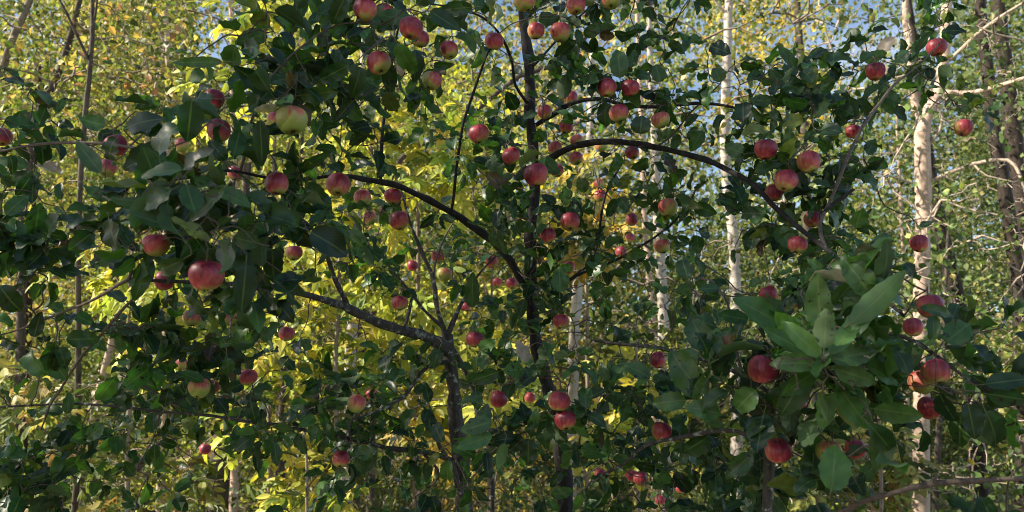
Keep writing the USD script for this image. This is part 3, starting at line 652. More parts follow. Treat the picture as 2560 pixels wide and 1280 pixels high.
VH, FH, sH, tH = leaf_batch(TPL_HERO, np.vstack([B, hb2]), np.vstack([D, hdir]), np.vstack([Nn, hn]), np.r_[LL, hL],
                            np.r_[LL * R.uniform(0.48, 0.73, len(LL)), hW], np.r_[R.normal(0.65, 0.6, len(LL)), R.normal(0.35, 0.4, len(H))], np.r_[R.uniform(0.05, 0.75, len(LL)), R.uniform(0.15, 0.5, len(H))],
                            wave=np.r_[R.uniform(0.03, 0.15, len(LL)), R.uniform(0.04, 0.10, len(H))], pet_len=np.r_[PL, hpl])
NL = len(VH); IS_HERO = np.r_[np.zeros(len(LL), bool), np.ones(len(H), bool)]
OW = np.r_[OW, hown]
# colours
_bd = proj(B)[2]
tone = np.r_[np.clip(R.normal(0.34, 0.30, len(LL)) + 0.28 * ((_bd < 1.66) & (B[:, 0] > 0.3)) - 0.08 * ((_bd < 1.9) & (B[:, 0] < -0.2)), 0, 1), np.where(H[:, 5] <= 1, H[:, 5], 0.5)]  # near right leaves painted paler, as if lit by open sky; near left darker
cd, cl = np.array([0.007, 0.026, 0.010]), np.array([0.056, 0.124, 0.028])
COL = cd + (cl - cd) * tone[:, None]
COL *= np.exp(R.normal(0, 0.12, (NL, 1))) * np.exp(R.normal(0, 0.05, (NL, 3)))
yel = np.r_[R.random(len(LL)) < 0.045, H[:, 5] == 3]
COL[yel] = np.array([0.10, 0.12, 0.022]) * np.exp(R.normal(0, 0.2, (yel.sum(), 1)))
brn = np.r_[R.random(len(LL)) < 0.014, np.zeros(len(H), bool)]
COL[brn] = (0.07, 0.04, 0.02)
pnk = np.r_[R.random(len(LL)) < 0.004, H[:, 5] == 2]
COL[pnk] = (0.27, 0.20, 0.175)
CH = R.random(NL)

# leaves that would cover an apple or the limbs one sees are thinned out
keep = np.ones(NL, bool)
qx, qy, qd = proj(VH.reshape(-1, 3)); qx, qy, qd = (a.reshape(NL, -1) for a in (qx, qy, qd))
for (px, py, w, d, S), ap in zip(apple_data, APPLES):
    r = w / 2
    over = (((qx - px) ** 2 + (qy - py) ** 2 < (0.86 * r) ** 2) & (qd < d + 0.01)).any(1)
    hid = ap[4]
    keep &= ~(over & ~IS_HERO & (R.random(NL) > 0.05 + hid * 0.5))
    inside = (np.linalg.norm(VH - P(px, py, d), axis=2) < S * 0.49).any(1)
    keep &= ~(inside & ~IS_HERO)
# openings through which the trunks behind are seen
CLEAR = [(1652, 640, 1660, 810, 17), (1444, 690, 1434, 890, 17), (886, 775, 876, 915, 20), (2305, 1050, 2303, 1280, 24), (556, 1110, 546, 1280, 30), (1832, 570, 1838, 730, 16), (1820, 20, 1814, 240, 16), (2308, 300, 2305, 720, 22), (1640, 380, 1644, 450, 14), (205, 1150, 194, 1280, 16), (704, 900, 702, 1050, 14), (905, 700, 898, 900, 10)]
def in_clear(x, y):
    hit = np.zeros(np.shape(x), bool)
    for x0, y0, x1, y1, w in CLEAR:
        t = np.clip((y - y0) / (y1 - y0), 0, 1)
        hit |= (np.abs(x - (x0 + (x1 - x0) * t)) < w) & (y > y0) & (y < y1)
    return hit
_c = in_clear(qx, qy).sum(1) > 1
keep &= ~(_c & ~IS_HERO & (R.random(NL) < 0.75))
for hk in np.nonzero(H[:, 4] >= 46)[0]:
    hi = len(LL) + hk
    cx, cy, hr = qx[hi][1:34].mean(), qy[hi][1:34].mean(), 0.55 * H[hk, 4]
    over = (((qx - cx) ** 2 + (qy - cy) ** 2 < hr ** 2) & (qd < hd[hk] + 0.03)).any(1)
    keep &= ~(over & ~IS_HERO & (R.random(NL) < 0.85))
SHOW = [(0, 0, .35), (0, 1, .3), (0, 2, .25), (0, 3, .15), (0, 6, .3), (0, 7, .3), (0, 8, .3), (1, 0, .3), (1, 1, .2), (1, 2, .2), (1, 3, .2), (1, 5, .3), (1, 6, .3), (1, 11, .3), (1, 12, .4), (2, 5, .0), (0, 5, .1), (0, 10, .35)]
for ti, li, pr in SHOW:
    _, p, r = APPLE_TREES[ti]['shapes'][li]
    lx, ly, ld = proj(p); rp = np.maximum(r * FPX / ld, 4)
    s = (lx < (1870 if (ti, li) == (0, 3) else 9999)) & (ly > -50) & (ly < 1330) & (lx > -50) & (lx < 2610)
    for x, y, d, rr in list(zip(lx[s], ly[s], ld[s], rp[s]))[::2]:
        over = (((qx - x) ** 2 + (qy - y) ** 2 < (rr * 1.2 + 2) ** 2) & (qd < d + 0.02)).sum(1) > 1
        hit = over & keep & ~IS_HERO
        keep[hit] &= R.random(hit.sum()) < pr ** 0.35

# ---- which leaves show largest: paint them by distance and count
def visible_area(polys, depth, discs=(), scale=0.5):
    im = Image.new('I', (int(2560 * scale), int(1280 * scale)), 0); dr = ImageDraw.Draw(im)
    items = [(d, i, None) for i, d in enumerate(depth)] + [(d, -1, c) for (c, d) in discs]
    for d, i, c in sorted(items, key=lambda x: -x[0]):
        if c is not None:
            x, y, r = (a * scale for a in c); dr.ellipse([x - r, y - r, x + r, y + r], fill=0)
        else:
            dr.polygon([tuple(q) for q in polys[i] * scale], fill=i + 1)
    return np.bincount(np.asarray(im).ravel(), minlength=len(depth) + 1)[1:] / scale ** 2

rim = [0] + [1 + 3 * i for i in range(11)] + [34] + [3 + 3 * i for i in range(10, -1, -1)]
idx = np.nonzero(keep)[0]
polys = [np.stack([qx[i, rim], qy[i, rim]], 1) for i in idx]
APPLE_DISCS = [((a[0], a[1], a[2] / 2), a[3]) for a in apple_data]
area = np.zeros(NL); area[idx] = visible_area(polys, qd[idx].mean(1), APPLE_DISCS)

leafuv = np.zeros((NL, VH.shape[1], 3)); leafuv[:, :, 0] = (sH / 2 + 0.5); leafuv[:, :, 1] = tH; leafuv[:, :, 2] = CH[:, None]
isp = TPL_HERO[3] > 0
leafuv[:, isp, 0] = 0.5
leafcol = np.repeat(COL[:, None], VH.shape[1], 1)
leafcol[:, isp] = (0.10, 0.11, 0.045)

for k, tr in enumerate(APPLE_TREES):
    base = tr['shapes'][0][1][-1].copy(); base[2] = 0
    prim, org = thing('apple_tree', tr['label'], 'tree', base)
    bm = M_DARKBARK if tr['bark'] == 'dark' else M_APPLEBARK
    for j, (part, p, r) in enumerate(tr['shapes']):
        thick = r.max() > 0.006
        v, f = tube(p, r, 12 if r.max() > 0.02 else 8, 0.24, j)
        mesh_prim(part, v, f, M_TWIG if not thick or (k == 2 and j in (5, 6)) else bm, prim, org)
    tw = [tube(*spline(p, r, 0.03), 5, 0.1, 1) for o, p, r in wood.twigs if o == k]
    v, f = join(tw)
    mesh_prim('twigs', v, f, M_TWIG, prim, org, kind='stuff')
    mine = np.nonzero(keep & (OW == k))[0]
    mine = mine[np.argsort(-area[mine])]
    single = [i for i in mine[:300] if area[i] > 30]
    for i in single:
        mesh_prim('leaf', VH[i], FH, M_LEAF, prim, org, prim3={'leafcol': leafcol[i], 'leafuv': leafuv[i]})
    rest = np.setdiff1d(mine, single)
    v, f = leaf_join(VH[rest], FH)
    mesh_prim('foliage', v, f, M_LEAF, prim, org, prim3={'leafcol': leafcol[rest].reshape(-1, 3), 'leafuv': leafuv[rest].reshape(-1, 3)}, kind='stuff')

# ---- the apples themselves
def apple_mesh(S, rng, red):
    nu, nv = 28, 18
    th = np.linspace(0, math.pi, nv + 1)
    r = np.sin(th) ** 0.86 * 0.5; z = 0.475 * np.cos(th)
    z = z - 0.135 * np.exp(-(r / 0.13) ** 2) * (np.cos(th) > 0) + 0.085 * np.exp(-(r / 0.12) ** 2) * (np.cos(th) < 0)
    r = r * (1 + 0.07 * np.cos(th))
    ph = np.arange(nu) * 2 * math.pi / nu
    lob = 1 + 0.032 * np.cos(5 * ph[None] + rng.uniform(0, 6)) * (0.3 + 0.7 * (th[:, None] / math.pi)) + 0.02 * np.cos(2 * ph[None] + rng.uniform(0, 6)) + 0.02 * np.cos(ph[None] + rng.uniform(0, 6))
    X, Y = r[:, None] * np.cos(ph) * lob, r[:, None] * np.sin(ph) * lob
    Z = np.repeat(z[:, None], nu, 1) * (1 + 0.05 * np.cos(ph + rng.uniform(0, 6))[None])
    v = np.stack([X, Y, Z], -1).reshape(-1, 3)
    i, j = np.meshgrid(np.arange(nv), np.arange(nu), indexing='ij'); k = (j + 1) % nu
    f = np.stack([i * nu + j, (i + 1) * nu + j, (i + 1) * nu + k, i * nu + k], -1).reshape(-1, 4)
    f = np.vstack([f[:, [0, 1, 2]], f[:, [0, 2, 3]]])
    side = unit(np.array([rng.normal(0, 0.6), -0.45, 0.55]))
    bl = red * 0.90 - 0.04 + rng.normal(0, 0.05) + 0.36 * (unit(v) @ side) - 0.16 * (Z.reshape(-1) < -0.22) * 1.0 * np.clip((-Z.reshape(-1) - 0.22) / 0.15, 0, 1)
    v = v * np.array([1, 1, rng.uniform(0.92, 1.07)])
    return v * S, f, np.stack([bl, np.repeat(th / math.pi, nu), np.tile(ph / 6.283, nv + 1)], 1)

for k, ((px, py, w, d, S), ap) in enumerate(zip(apple_data, APPLES)):
    rng = np.random.default_rng(100 + k)
    c = P(px, py, d)
    ax = unit(np.array([rng.normal(0, 0.22), rng.normal(0.0, 0.2), 1.0]))
    if k == 67 or ap[2] > 80:
        ax = unit([0.05, -0.25, 1.0])
    e1 = unit(np.cross([0.2, 1, 0], ax)); e2 = np.cross(ax, e1); M = np.stack([e1, e2, ax], 1)
    prim, org = thing('apple', ap[5], 'apple', c, group='apples hanging in the apple trees')
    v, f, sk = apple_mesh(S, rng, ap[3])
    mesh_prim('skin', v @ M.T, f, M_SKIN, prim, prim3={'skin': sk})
    top = M @ np.array([0, 0, 0.30 * S]); spur = targ[tl == 1][k] - c
    sp, sr = spline([top, top + ax * 0.18 * S, 0.5 * (top + ax * 0.25 * S + spur) , spur], [0.0016, 0.0014, 0.0014, 0.0018], 0.006)
    mesh_prim('stem', *tube(sp, sr, 6), M_STEM, prim)
    cal = []
    for q in range(5):
        a = q * 2 * math.pi / 5 + rng.uniform(-.2, .2)
        o = np.array([math.cos(a), math.sin(a), 0])
        p0 = np.array([0, 0, -0.38 * S]) + o * 0.02 * S
        cal.append(tube(np.array([p0, p0 + o * 0.05 * S - np.array([0, 0, .05 * S]), p0 + o * 0.045 * S - np.array([0, 0, 0.105 * S])]) @ M.T, np.array([0.03, 0.024, 0.006]) * S, 4))
    mesh_prim('calyx', *join(cal), M_CALYX, prim)

# ------------------------------------------------------------------ the wood behind: trunks, crowns, saplings
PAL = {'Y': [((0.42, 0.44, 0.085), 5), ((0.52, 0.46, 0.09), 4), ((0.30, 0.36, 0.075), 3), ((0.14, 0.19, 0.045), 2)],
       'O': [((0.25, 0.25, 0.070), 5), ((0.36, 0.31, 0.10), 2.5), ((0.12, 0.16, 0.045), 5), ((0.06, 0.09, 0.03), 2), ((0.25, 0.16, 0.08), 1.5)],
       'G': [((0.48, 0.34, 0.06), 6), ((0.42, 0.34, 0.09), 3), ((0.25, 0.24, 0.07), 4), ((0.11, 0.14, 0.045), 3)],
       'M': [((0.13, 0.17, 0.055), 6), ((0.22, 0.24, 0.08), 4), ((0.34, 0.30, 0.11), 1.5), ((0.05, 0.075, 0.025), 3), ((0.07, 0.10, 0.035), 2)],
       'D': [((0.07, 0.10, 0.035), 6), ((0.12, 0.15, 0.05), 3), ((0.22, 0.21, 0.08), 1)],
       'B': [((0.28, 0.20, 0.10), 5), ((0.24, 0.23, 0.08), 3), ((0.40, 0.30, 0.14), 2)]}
PZ = ["OOOOYYYOOGMGGMDD", "OOOMYYYYGMMGGMDD", "OMOOYYYYYGMMMMMD", "OOMOYYYOGGMMMMMD", "BYOYYYYYGMMMMMDM", "ODODYDYYYDMDMDMO", "DDDYGDGGGYYMDMDG", "DDYDYDDGDYMDYDDD"]  # dark codes low down also stand in for understory shade
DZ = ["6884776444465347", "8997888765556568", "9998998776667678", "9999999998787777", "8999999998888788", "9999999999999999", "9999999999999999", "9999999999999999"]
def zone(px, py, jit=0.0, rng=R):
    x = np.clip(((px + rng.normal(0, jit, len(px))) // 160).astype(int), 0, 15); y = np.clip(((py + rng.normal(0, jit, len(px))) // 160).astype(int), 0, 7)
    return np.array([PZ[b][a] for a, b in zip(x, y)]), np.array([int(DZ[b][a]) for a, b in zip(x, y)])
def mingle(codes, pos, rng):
    """Green among the yellow, in clumps; the dark ones paint in shaded gaps."""
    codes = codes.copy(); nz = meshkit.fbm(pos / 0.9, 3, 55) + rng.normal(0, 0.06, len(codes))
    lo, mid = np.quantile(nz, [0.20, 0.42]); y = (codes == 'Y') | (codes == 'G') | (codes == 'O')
    codes[y & (nz < mid)] = 'O'; codes[y & (nz < lo)] = 'D'  # darkest clumps stand for shaded gaps and depth between sprays
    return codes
def pal_colors(codes, rng, jit=0.16):
    out = np.zeros((len(codes), 3))
    for c in set(codes):
        m = codes == c; cols = np.array([a for a, _ in PAL[c]]); wt = np.array([b for _, b in PAL[c]], float)
        out[m] = cols[rng.choice(len(cols), m.sum(), p=wt / wt.sum())]
    return out * np.exp(rng.normal(0, jit, (len(codes), 1))) * np.exp(rng.normal(0, 0.05, (len(codes), 3)))

# (label, category, bark, [lines of (px, py, depth, width px)])
WOODS = [
 ('slim white birch with a straight trunk right of the middle', 'birch', [[(1824, -200, 10, 18), (1822, 0, 10, 20), (1816, 200, 10, 22), (1812, 400, 10, 24), (1830, 560, 10, 26), (1838, 740, 10, 28), (1842, 1200, 10, 32)], [(1816, 190, 10, 9), (1840, 165, 10, 8), (1920, 140, 9.8, 5)], [(1815, 30, 10, 8), (1790, 0, 10, 6), (1760, -60, 10, 4)]]),
 ('pale sunlit tree forking into two stems at the right', 'pale', [[(2385, -150, 8, 20), (2370, 0, 8, 24), (2362, 130, 8, 25), (2345, 235, 8, 26), (2318, 282, 8, 32), (2304, 340, 8, 36), (2309, 450, 8, 38), (2306, 600, 8, 37), (2304, 760, 8, 37), (2304, 1000, 8, 38), (2303, 1400, 8, 42)],
    [(2308, 320, 8, 24), (2292, 270, 8.05, 18), (2278, 180, 8.1, 16), (2270, 60, 8.2, 15), (2262, -80, 8.2, 12)], [(2325, 462, 8, 12), (2360, 440, 7.9, 11), (2430, 410, 7.8, 10), (2510, 403, 7.6, 9), (2545, 440, 7.5, 7), (2580, 520, 7.4, 4)],
    [(2345, 228, 8, 14), (2420, 232, 7.8, 13), (2490, 215, 7.6, 12), (2570, 192, 7.4, 9)], [(2362, 160, 8, 10), (2400, 130, 7.9, 10), (2450, 85, 7.7, 10), (2520, 35, 7.5, 8), (2600, -20, 7.4, 6)], [(2296, 280, 8, 9), (2262, 262, 7.9, 8), (2225, 240, 7.8, 6), (2215, 190, 7.8, 4)],
    [(2312, 372, 8, 8), (2345, 330, 7.9, 7), (2355, 290, 7.9, 6), (2340, 262, 7.8, 4)], [(2320, 490, 8, 6), (2400, 520, 7.8, 5), (2480, 530, 7.6, 4), (2560, 545, 7.5, 3)], [(2300, 465, 8, 6), (2240, 440, 7.9, 5), (2170, 430, 7.8, 3)], [(2430, 410, 7.8, 5), (2460, 440, 7.7, 4), (2530, 455, 7.6, 3)]]),
 ('dark trunk leaning right just behind the pale forked tree', 'dark', [[(2290, 150, 9.5, 20), (2318, 380, 9.5, 28), (2345, 540, 9.5, 33), (2378, 680, 9.5, 37), (2402, 800, 9.5, 38), (2432, 1000, 9.5, 40), (2455, 1300, 9.5, 44)]]),
 ('tall dark trunk near the right edge with bare twigs before it', 'dark', [[(2440, -120, 8.6, 22), (2455, 60, 8.6, 25), (2472, 200, 8.6, 28), (2484, 330, 8.6, 30), (2512, 470, 8.6, 31), (2532, 620, 8.6, 32), (2548, 760, 8.6, 33), (2560, 1300, 8.6, 38)]]),
 ('second dark trunk cut by the right edge', 'dark', [[(2505, 100, 9.2, 34), (2530, 320, 9.2, 38), (2556, 520, 9.2, 42), (2590, 800, 9.2, 46), (2610, 1250, 9.2, 50)]]),
 ('grey lichen patched trunk low behind the near apple tree', 'grey', [[(1996, 60, 11, 18), (2008, 250, 11, 20), (2014, 420, 11, 22), (2024, 800, 11, 26), (2036, 1120, 11, 28), (2046, 1300, 11, 30)]]),
 ('white birch with a blotched trunk behind the right limbs', 'scarred', [[(1632, 250, 9, 18), (1640, 420, 9, 22), (1648, 600, 9, 26), (1658, 780, 9, 28), (1668, 1200, 9, 32)]]),
 ('thin pale trunk close left of the blotched birch', 'pale', [[(1590, -60, 9.4, 10), (1598, 160, 9.4, 12), (1608, 450, 9.4, 14), (1622, 690, 9.4, 18), (1634, 860, 9.4, 19), (1640, 1250, 9.4, 22)]]),
 ('birch trunk showing right beside the dark apple trunk', 'birch', [[(1480, 180, 8.5, 15), (1474, 350, 8.5, 18), (1450, 560, 8.5, 22), (1442, 740, 8.5, 27), (1434, 900, 8.5, 28), (1425, 1250, 8.5, 32)]]),
 ('white trunk with black scars low left of the middle', 'scarred', [[(900, 350, 7.5, 14), (893, 560, 7.5, 20), (884, 760, 7.5, 26), (876, 920, 7.5, 28), (866, 1300, 7.5, 32)]]),
 ('slim grey trunk close behind the black scarred white one', 'grey', [[(930, 380, 8.2, 10), (915, 620, 8.2, 15), (904, 820, 8.2, 18), (896, 1000, 8.2, 20), (888, 1300, 8.2, 24)]]),
 ('thick grey lichen covered trunk at the bottom left', 'grey', [[(575, 900, 6.0, 34), (562, 1040, 6.0, 44), (548, 1200, 6.0, 50), (542, 1400, 6.0, 56)]]),
 ('pale brown trunk leaning right at the lower left', 'pale', [[(330, 560, 7, 10), (285, 820, 7, 15), (235, 1040, 7, 20), (212, 1160, 7, 24), (192, 1290, 7, 26)]]),
 ('slender grey sapling stem standing straight at the upper left', 'grey', [[(232, -150, 5.5, 8), (228, 0, 5.5, 10), (230, 100, 5.5, 11), (222, 210, 5.5, 12), (208, 320, 5.5, 13), (196, 600, 5.5, 13), (190, 1200, 5.5, 15)], [(228, 160, 5.5, 8), (185, 80, 5.4, 7), (135, -20, 5.3, 5)], [(229, 60, 5.5, 6), (240, -20, 5.4, 5), (260, -120, 5.3, 4)]]),
 ('pale cream trunk in the upper left foliage', 'pale', [[(408, -120, 8, 9), (412, 0, 8, 11), (418, 120, 8, 13), (422, 260, 8, 14), (418, 420, 8, 15), (410, 1100, 8, 20)], [(420, 190, 8, 8), (405, 110, 8, 7), (390, 60, 8, 5)]]),
 ('grey trunk leaning in from the top left corner', 'sapling', [[(95, -100, 7, 15), (72, 0, 7, 16), (40, 80, 7, 17), (12, 160, 7, 18), (-30, 320, 7, 20), (-60, 1000, 7, 26)]]),
 ('dark slanting stem in the upper left foliage', 'grey', [[(205, -20, 6.4, 12), (185, 60, 6.4, 14), (160, 140, 6.4, 15), (130, 220, 6.4, 15), (100, 280, 6.4, 16), (60, 520, 6.4, 18), (40, 1200, 6.4, 24)]]),
 ('pinkish grey stem rising beside the blue sky gap', 'pale', [[(572, -120, 8, 12), (578, 0, 8, 13), (581, 100, 8, 14), (583, 200, 8, 15), (590, 1100, 8, 22)], [(583, 150, 8, 5), (540, 60, 7.9, 4), (490, -40, 7.8, 3)]]),
 ('brown trunk in shade behind the yellow leaves, lower left of the middle', 'grey', [[(735, 600, 8.5, 14), (716, 850, 8.5, 22), (708, 1000, 8.5, 25), (700, 1300, 8.5, 30)]]),
 ('dark trunk in the shade at the far lower left', 'dark', [[(80, 560, 7.5, 16), (66, 850, 7.5, 24), (56, 1000, 7.5, 28), (44, 1300, 7.5, 32)]]),
 ('grey leaning branchy stem crossing behind the upper middle', 'grey', [[(1500, 30, 6.5, 9), (1455, 110, 6.5, 10), (1400, 165, 6.5, 11), (1300, 190, 6.5, 12), (1120, 330, 6.5, 13), (1000, 400, 6.5, 14), (940, 640, 6.5, 16), (930, 1200, 6.5, 20)], [(1110, 335, 6.5, 7), (1060, 320, 6.4, 6), (990, 340, 6.3, 4)]]),
 ('far slim trunk seen through the gap left of the pale forked tree', 'pale', [[(2250, 480, 13, 9), (2258, 640, 13, 10), (2264, 800, 13, 11), (2270, 1150, 13, 14)]]),
 ('thin dark trunk at the lower right beside the pale forked tree', 'grey', [[(2360, 820, 9, 10), (2352, 1000, 9, 13), (2344, 1120, 9, 15), (2340, 1280, 9, 17)]]),
]
SAPLINGS = [
 ('ash sapling with bright lemon yellow leaflets left of the lichen trunk', [(860, 460, 4.9, 6), (848, 700, 4.9, 9), (842, 1000, 4.9, 12), (840, 1500, 4.9, 16)]),
 ('tall ash sapling with yellow green leaves behind the left arching limb', [(1060, 120, 5.5, 5), (1050, 400, 5.5, 9), (1040, 800, 5.5, 12), (1035, 1400, 5.5, 16)]),
 ('low ash sapling with yellow leaves under the far left limb', [(330, 620, 4.9, 6), (322, 800, 4.9, 9), (318, 1400, 4.9, 14)]),
 ('tall sapling with drooping yellow leaves at the upper left of the middle', [(700, -80, 5.8, 5), (690, 250, 5.8, 8), (675, 700, 5.8, 11), (670, 1300, 5.8, 15)]),
 ('sapling with lemon yellow leaves at the bottom left of the trunks', [(760, 1060, 4.6, 5), (770, 1250, 4.6, 8), (775, 1550, 4.6, 12)]),
 ('green and yellow ash sapling low behind the bare branch', [(2190, 960, 5.0, 5), (2200, 1150, 5.0, 8), (2205, 1450, 5.0, 12)]),
 ('yellow sapling glowing between the two apple trunks', [(1230, 640, 5.2, 5), (1225, 900, 5.2, 8), (1222, 1400, 5.2, 12)]),
 ('golden leaved sapling glowing right behind the dark apple trunk', [(1462, 380, 5.6, 5), (1466, 700, 5.6, 8), (1468, 1400, 5.6, 12)]),
 ('yellow leaved sapling behind the bottom right leaf mass', [(1590, 800, 5.2, 5), (1595, 1000, 5.2, 8), (1600, 1400, 5.2, 12)]),
]
# ---- near saplings: compound leaves, each a part
def fronds(base, direc, nrm, L, rng, pairs=3):
    """Compound leaves: rachis + leaflets; returns V (N, n, 3), faces."""
    N = len(base); y = unit(direc); z = unit(nrm - y * (nrm * y).sum(1, keepdims=True)); x = np.cross(y, z)
    Vs, Fs, n = [], [], 0
    droop = rng.uniform(0.2, 0.6, N)
    def at(u):
        return base + y * (L * u)[:, None] - z * (L * droop * 0.5 * u ** 2)[:, None]
    spots = [(0.42 + 0.42 * i / max(pairs - 1, 1), s) for i in range(pairs) for s in (-1, 1)] + [(1.0, 0)]
    for u, s in spots:
        b0 = at(np.full(N, u) + rng.normal(0, 0.01, N))
        ang = 0 if s == 0 else s * 0.95
        dl = unit(y * math.cos(ang) + x * math.sin(ang) - z * (droop * u * 0.9)[:, None] + 0.16 * rng.normal(size=(N, 3)))
        nl = unit(z + 0.35 * rng.normal(size=(N, 3)) + 0.25 * s * x)
        ll = L * rng.uniform(0.40, 0.54, N)
        V, f, _, _ = leaf_batch(TPL_LANCE, b0, dl, nl, ll, ll * rng.uniform(0.34, 0.46, N), rng.normal(0.45, 0.35, N), rng.uniform(0.05, 0.4, N))
        Vs.append(V); Fs.append(f + n); n += V.shape[1]
    pw = 0.0011
    q = [at(np.zeros(N)), at(np.full(N, 0.5)), at(np.ones(N))]
    rib = np.stack([q[0] - x * pw, q[0] + x * pw, q[1] - x * pw, q[1] + x * pw, q[2] - x * pw, q[2] + x * pw], 1)
    Vs.append(rib); Fs.append(np.array([[0, 1, 3], [0, 3, 2], [2, 3, 5], [2, 5, 4]]) + n)
    return np.concatenate(Vs, 1), np.vstack(Fs)

rb = np.random.default_rng(21)
sap = Wood()
for k, (label, pts) in enumerate(SAPLINGS):
    p, r = line(pts); g = p[-1].copy(); g[2] = -0.1
    p, r = spline(np.vstack([p, g]), np.r_[r, r[-1] * 1.2], 0.10)
    p = p + 0.03 * (np.stack([meshkit.noise(p * 3 + 9 * c, k) for c in range(3)], 1) - 0.5)
    SAPLINGS[k] = (label, p, r); sap.add_line(p, r, k)
# places: lemon zones (px, py, rx, ry, how many fronds, palette)
NEAR = [(830, 560, 170, 90, 60, 'Y'), (760, 700, 170, 90, 60, 'Y'), (800, 880, 200, 100, 120, 'Y'), (1000, 870, 140, 90, 60, 'Y'), (1050, 330, 190, 120, 100, 'Y'), (1180, 430, 110, 100, 50, 'Y'), (1010, 740, 110, 80, 46, 'Y'),
        (330, 690, 110, 70, 46, 'Y'), (280, 640, 120, 50, 24, 'Y'), (690, 40, 110, 80, 46, 'Y'), (620, 250, 120, 120, 30, 'Y'), (790, 1200, 130, 70, 46, 'Y'), (660, 1080, 110, 60, 36, 'Y'), (460, 1190, 140, 70, 40, 'O'), (2190, 1160, 100, 90, 70, 'O'), (2120, 1230, 90, 60, 26, 'O'),
        (1230, 880, 70, 120, 36, 'Y'), (1180, 960, 90, 70, 30, 'Y'), (1620, 940, 90, 70, 40, 'Y'), (1580, 1060, 90, 90, 46, 'Y'), (100, 980, 120, 70, 30, 'O'), (240, 1180, 120, 80, 36, 'O'), (1100, 1050, 90, 70, 30, 'G'), (440, 860, 130, 80, 30, 'Y'), (930, 330, 80, 90, 26, 'Y'), (1462, 500, 50, 130, 46, 'G'), (1440, 680, 60, 80, 24, 'G')]
tp, tc_ = [], []
for x, y, rx, ry, n, pal in NEAR:
    n = int(n * 1.05)
    a, rr = rb.uniform(0, 6.28, n), np.sqrt(rb.random(n))
    tp.append((x + rx * rr * np.cos(a), y + ry * rr * np.sin(a))); tc_ += [pal] * n
tx, ty = (np.concatenate([a[i] for a in tp]) for i in (0, 1)); tc_ = np.array(tc_)
# layered sprays: depth varies in clumps
td = 4.95 + 0.9 * (meshkit.noise(np.stack([tx / 130, ty / 90, 0 * tx], -1), 4) - 0.35) + rb.normal(0, 0.12, len(tx))
_k = ~((in_clear(tx, ty) | in_clear(tx + 20, ty) | in_clear(tx - 20, ty)) & (rb.random(len(tx)) < 0.9)); tx, ty, td, tc_ = tx[_k], ty[_k], td[_k], tc_[_k]
tgt = P(tx, ty, td)
sown, sdir = sap.grow(tgt, 0.006, 0.0018, rb, sag=0.08)
fd = unit(sdir + 0.7 * rb.normal(size=tgt.shape) * np.array([1, 1, 0.35]) + np.array([0, 0, -0.25]))
fn = unit(np.array([0, 0, 1.0]) + 0.5 * unit(EYE - tgt) + 0.25 * rb.normal(size=tgt.shape))
VF, FF = fronds(tgt, fd, fn, rb.uniform(0.15, 0.26, len(tgt)), rb)
fc = pal_colors(tc_, rb, 0.14)
fcol = np.repeat(fc[:, None], VF.shape[1], 1) * np.exp(rb.normal(0, 0.06, (len(fc), VF.shape[1], 1)))
for k, (label, p, r) in enumerate(SAPLINGS):
    base = p[-1].copy(); base[2] = 0
    prim, org = thing('ash_sapling', label, 'sapling', base)
    mesh_prim('stem', *tube(p, r, 8, 0.08, k), M_ASHBARK, prim, org)
    tw = [tube(q, rr, 4) for o, q, rr in sap.twigs if o == k]
    if tw:
        mesh_prim('twigs', *join(tw), M_ASHBARK, prim, org, kind='stuff')
    mine = np.nonzero(sown == k)[0]
    for i in mine[:300]:
        mesh_prim('compound_leaf', VF[i], FF, M_WLEAF, prim, org, smooth=False, prim3={'leafcol': fcol[i]})

# ---- the trees behind
far = Wood()
BARK = {'scarred': M_SCARRED, 'sapling': M_ASHBARK, 'birch': M_BIRCH, 'pale': M_PALEBARK, 'grey': M_GREYBARK, 'dark': M_SHADED_TRUNK}
shapes = []
for k, (label, bk, lines) in enumerate(WOODS):
    out = []
    for j, pts in enumerate(lines):
        p, r = line(pts)
        if j == 0:
            g = p[-1].copy(); g[2] = -0.15
            if p[-1][2] > 0.05:
                p = np.vstack([p, g]); r = np.r_[r, r[-1] * 1.1]
            top = p[0].copy(); up = unit(p[0] - p[1])
            p = np.vstack([top + up * 1.6, p]); r = np.r_[r[0] * 0.55, r]
        p, r = spline(p, r, 0.16)
        p = p + 0.05 * (0.4 if j == 0 else 1) * (np.stack([meshkit.noise(p * 2.2 + 7 * c, k) for c in range(3)], 1) - 0.5)
        out.append((p, r)); far.add_line(p, r, k)
    shapes.append(out)

def cells(n_at, d_lo, d_hi, up=0, left=0, rng=rb, clump=0.0, cl_scale=0.6, seed=0):
    """Leaf places: n_at(zone code, density) leaves per 160-pixel cell, spread evenly in depth."""
    X, Y, Dp = [], [], []
    for gy in range(-1 - up, 9):
        for gx_ in range(-1 - left, 17):
            c, q = PZ[min(max(gy, 0), 7)][min(max(gx_, 0), 15)], int(DZ[min(max(gy, 0), 7)][min(max(gx_, 0), 15)])
            n = rng.poisson((n_at(c, q) if gy >= -1 else n_at(c, 6)) * (0.6 if gy < 0 or gy == 8 or gx_ < 0 or gx_ == 16 else 1))
            X.append(gx_ * 160 + rng.random(n) * 160); Y.append(gy * 160 + rng.random(n) * 160); Dp.append(rng.uniform(d_lo, d_hi, n))
    X, Y, Dp = map(np.concatenate, (X, Y, Dp))
    p = P(X, Y, Dp)
    ok = p[:, 2] > 0.1
    if clump:
        nz = meshkit.fbm(p / cl_scale, 3, seed)
        ok &= nz > np.quantile(nz, clump)
    return p[ok], X[ok], Y[ok]
def cov(c, q, a, frac):
    cc = min(0.95, frac * (q / 9) ** 1.2)
    return -math.log(1 - cc) * 25600 / a

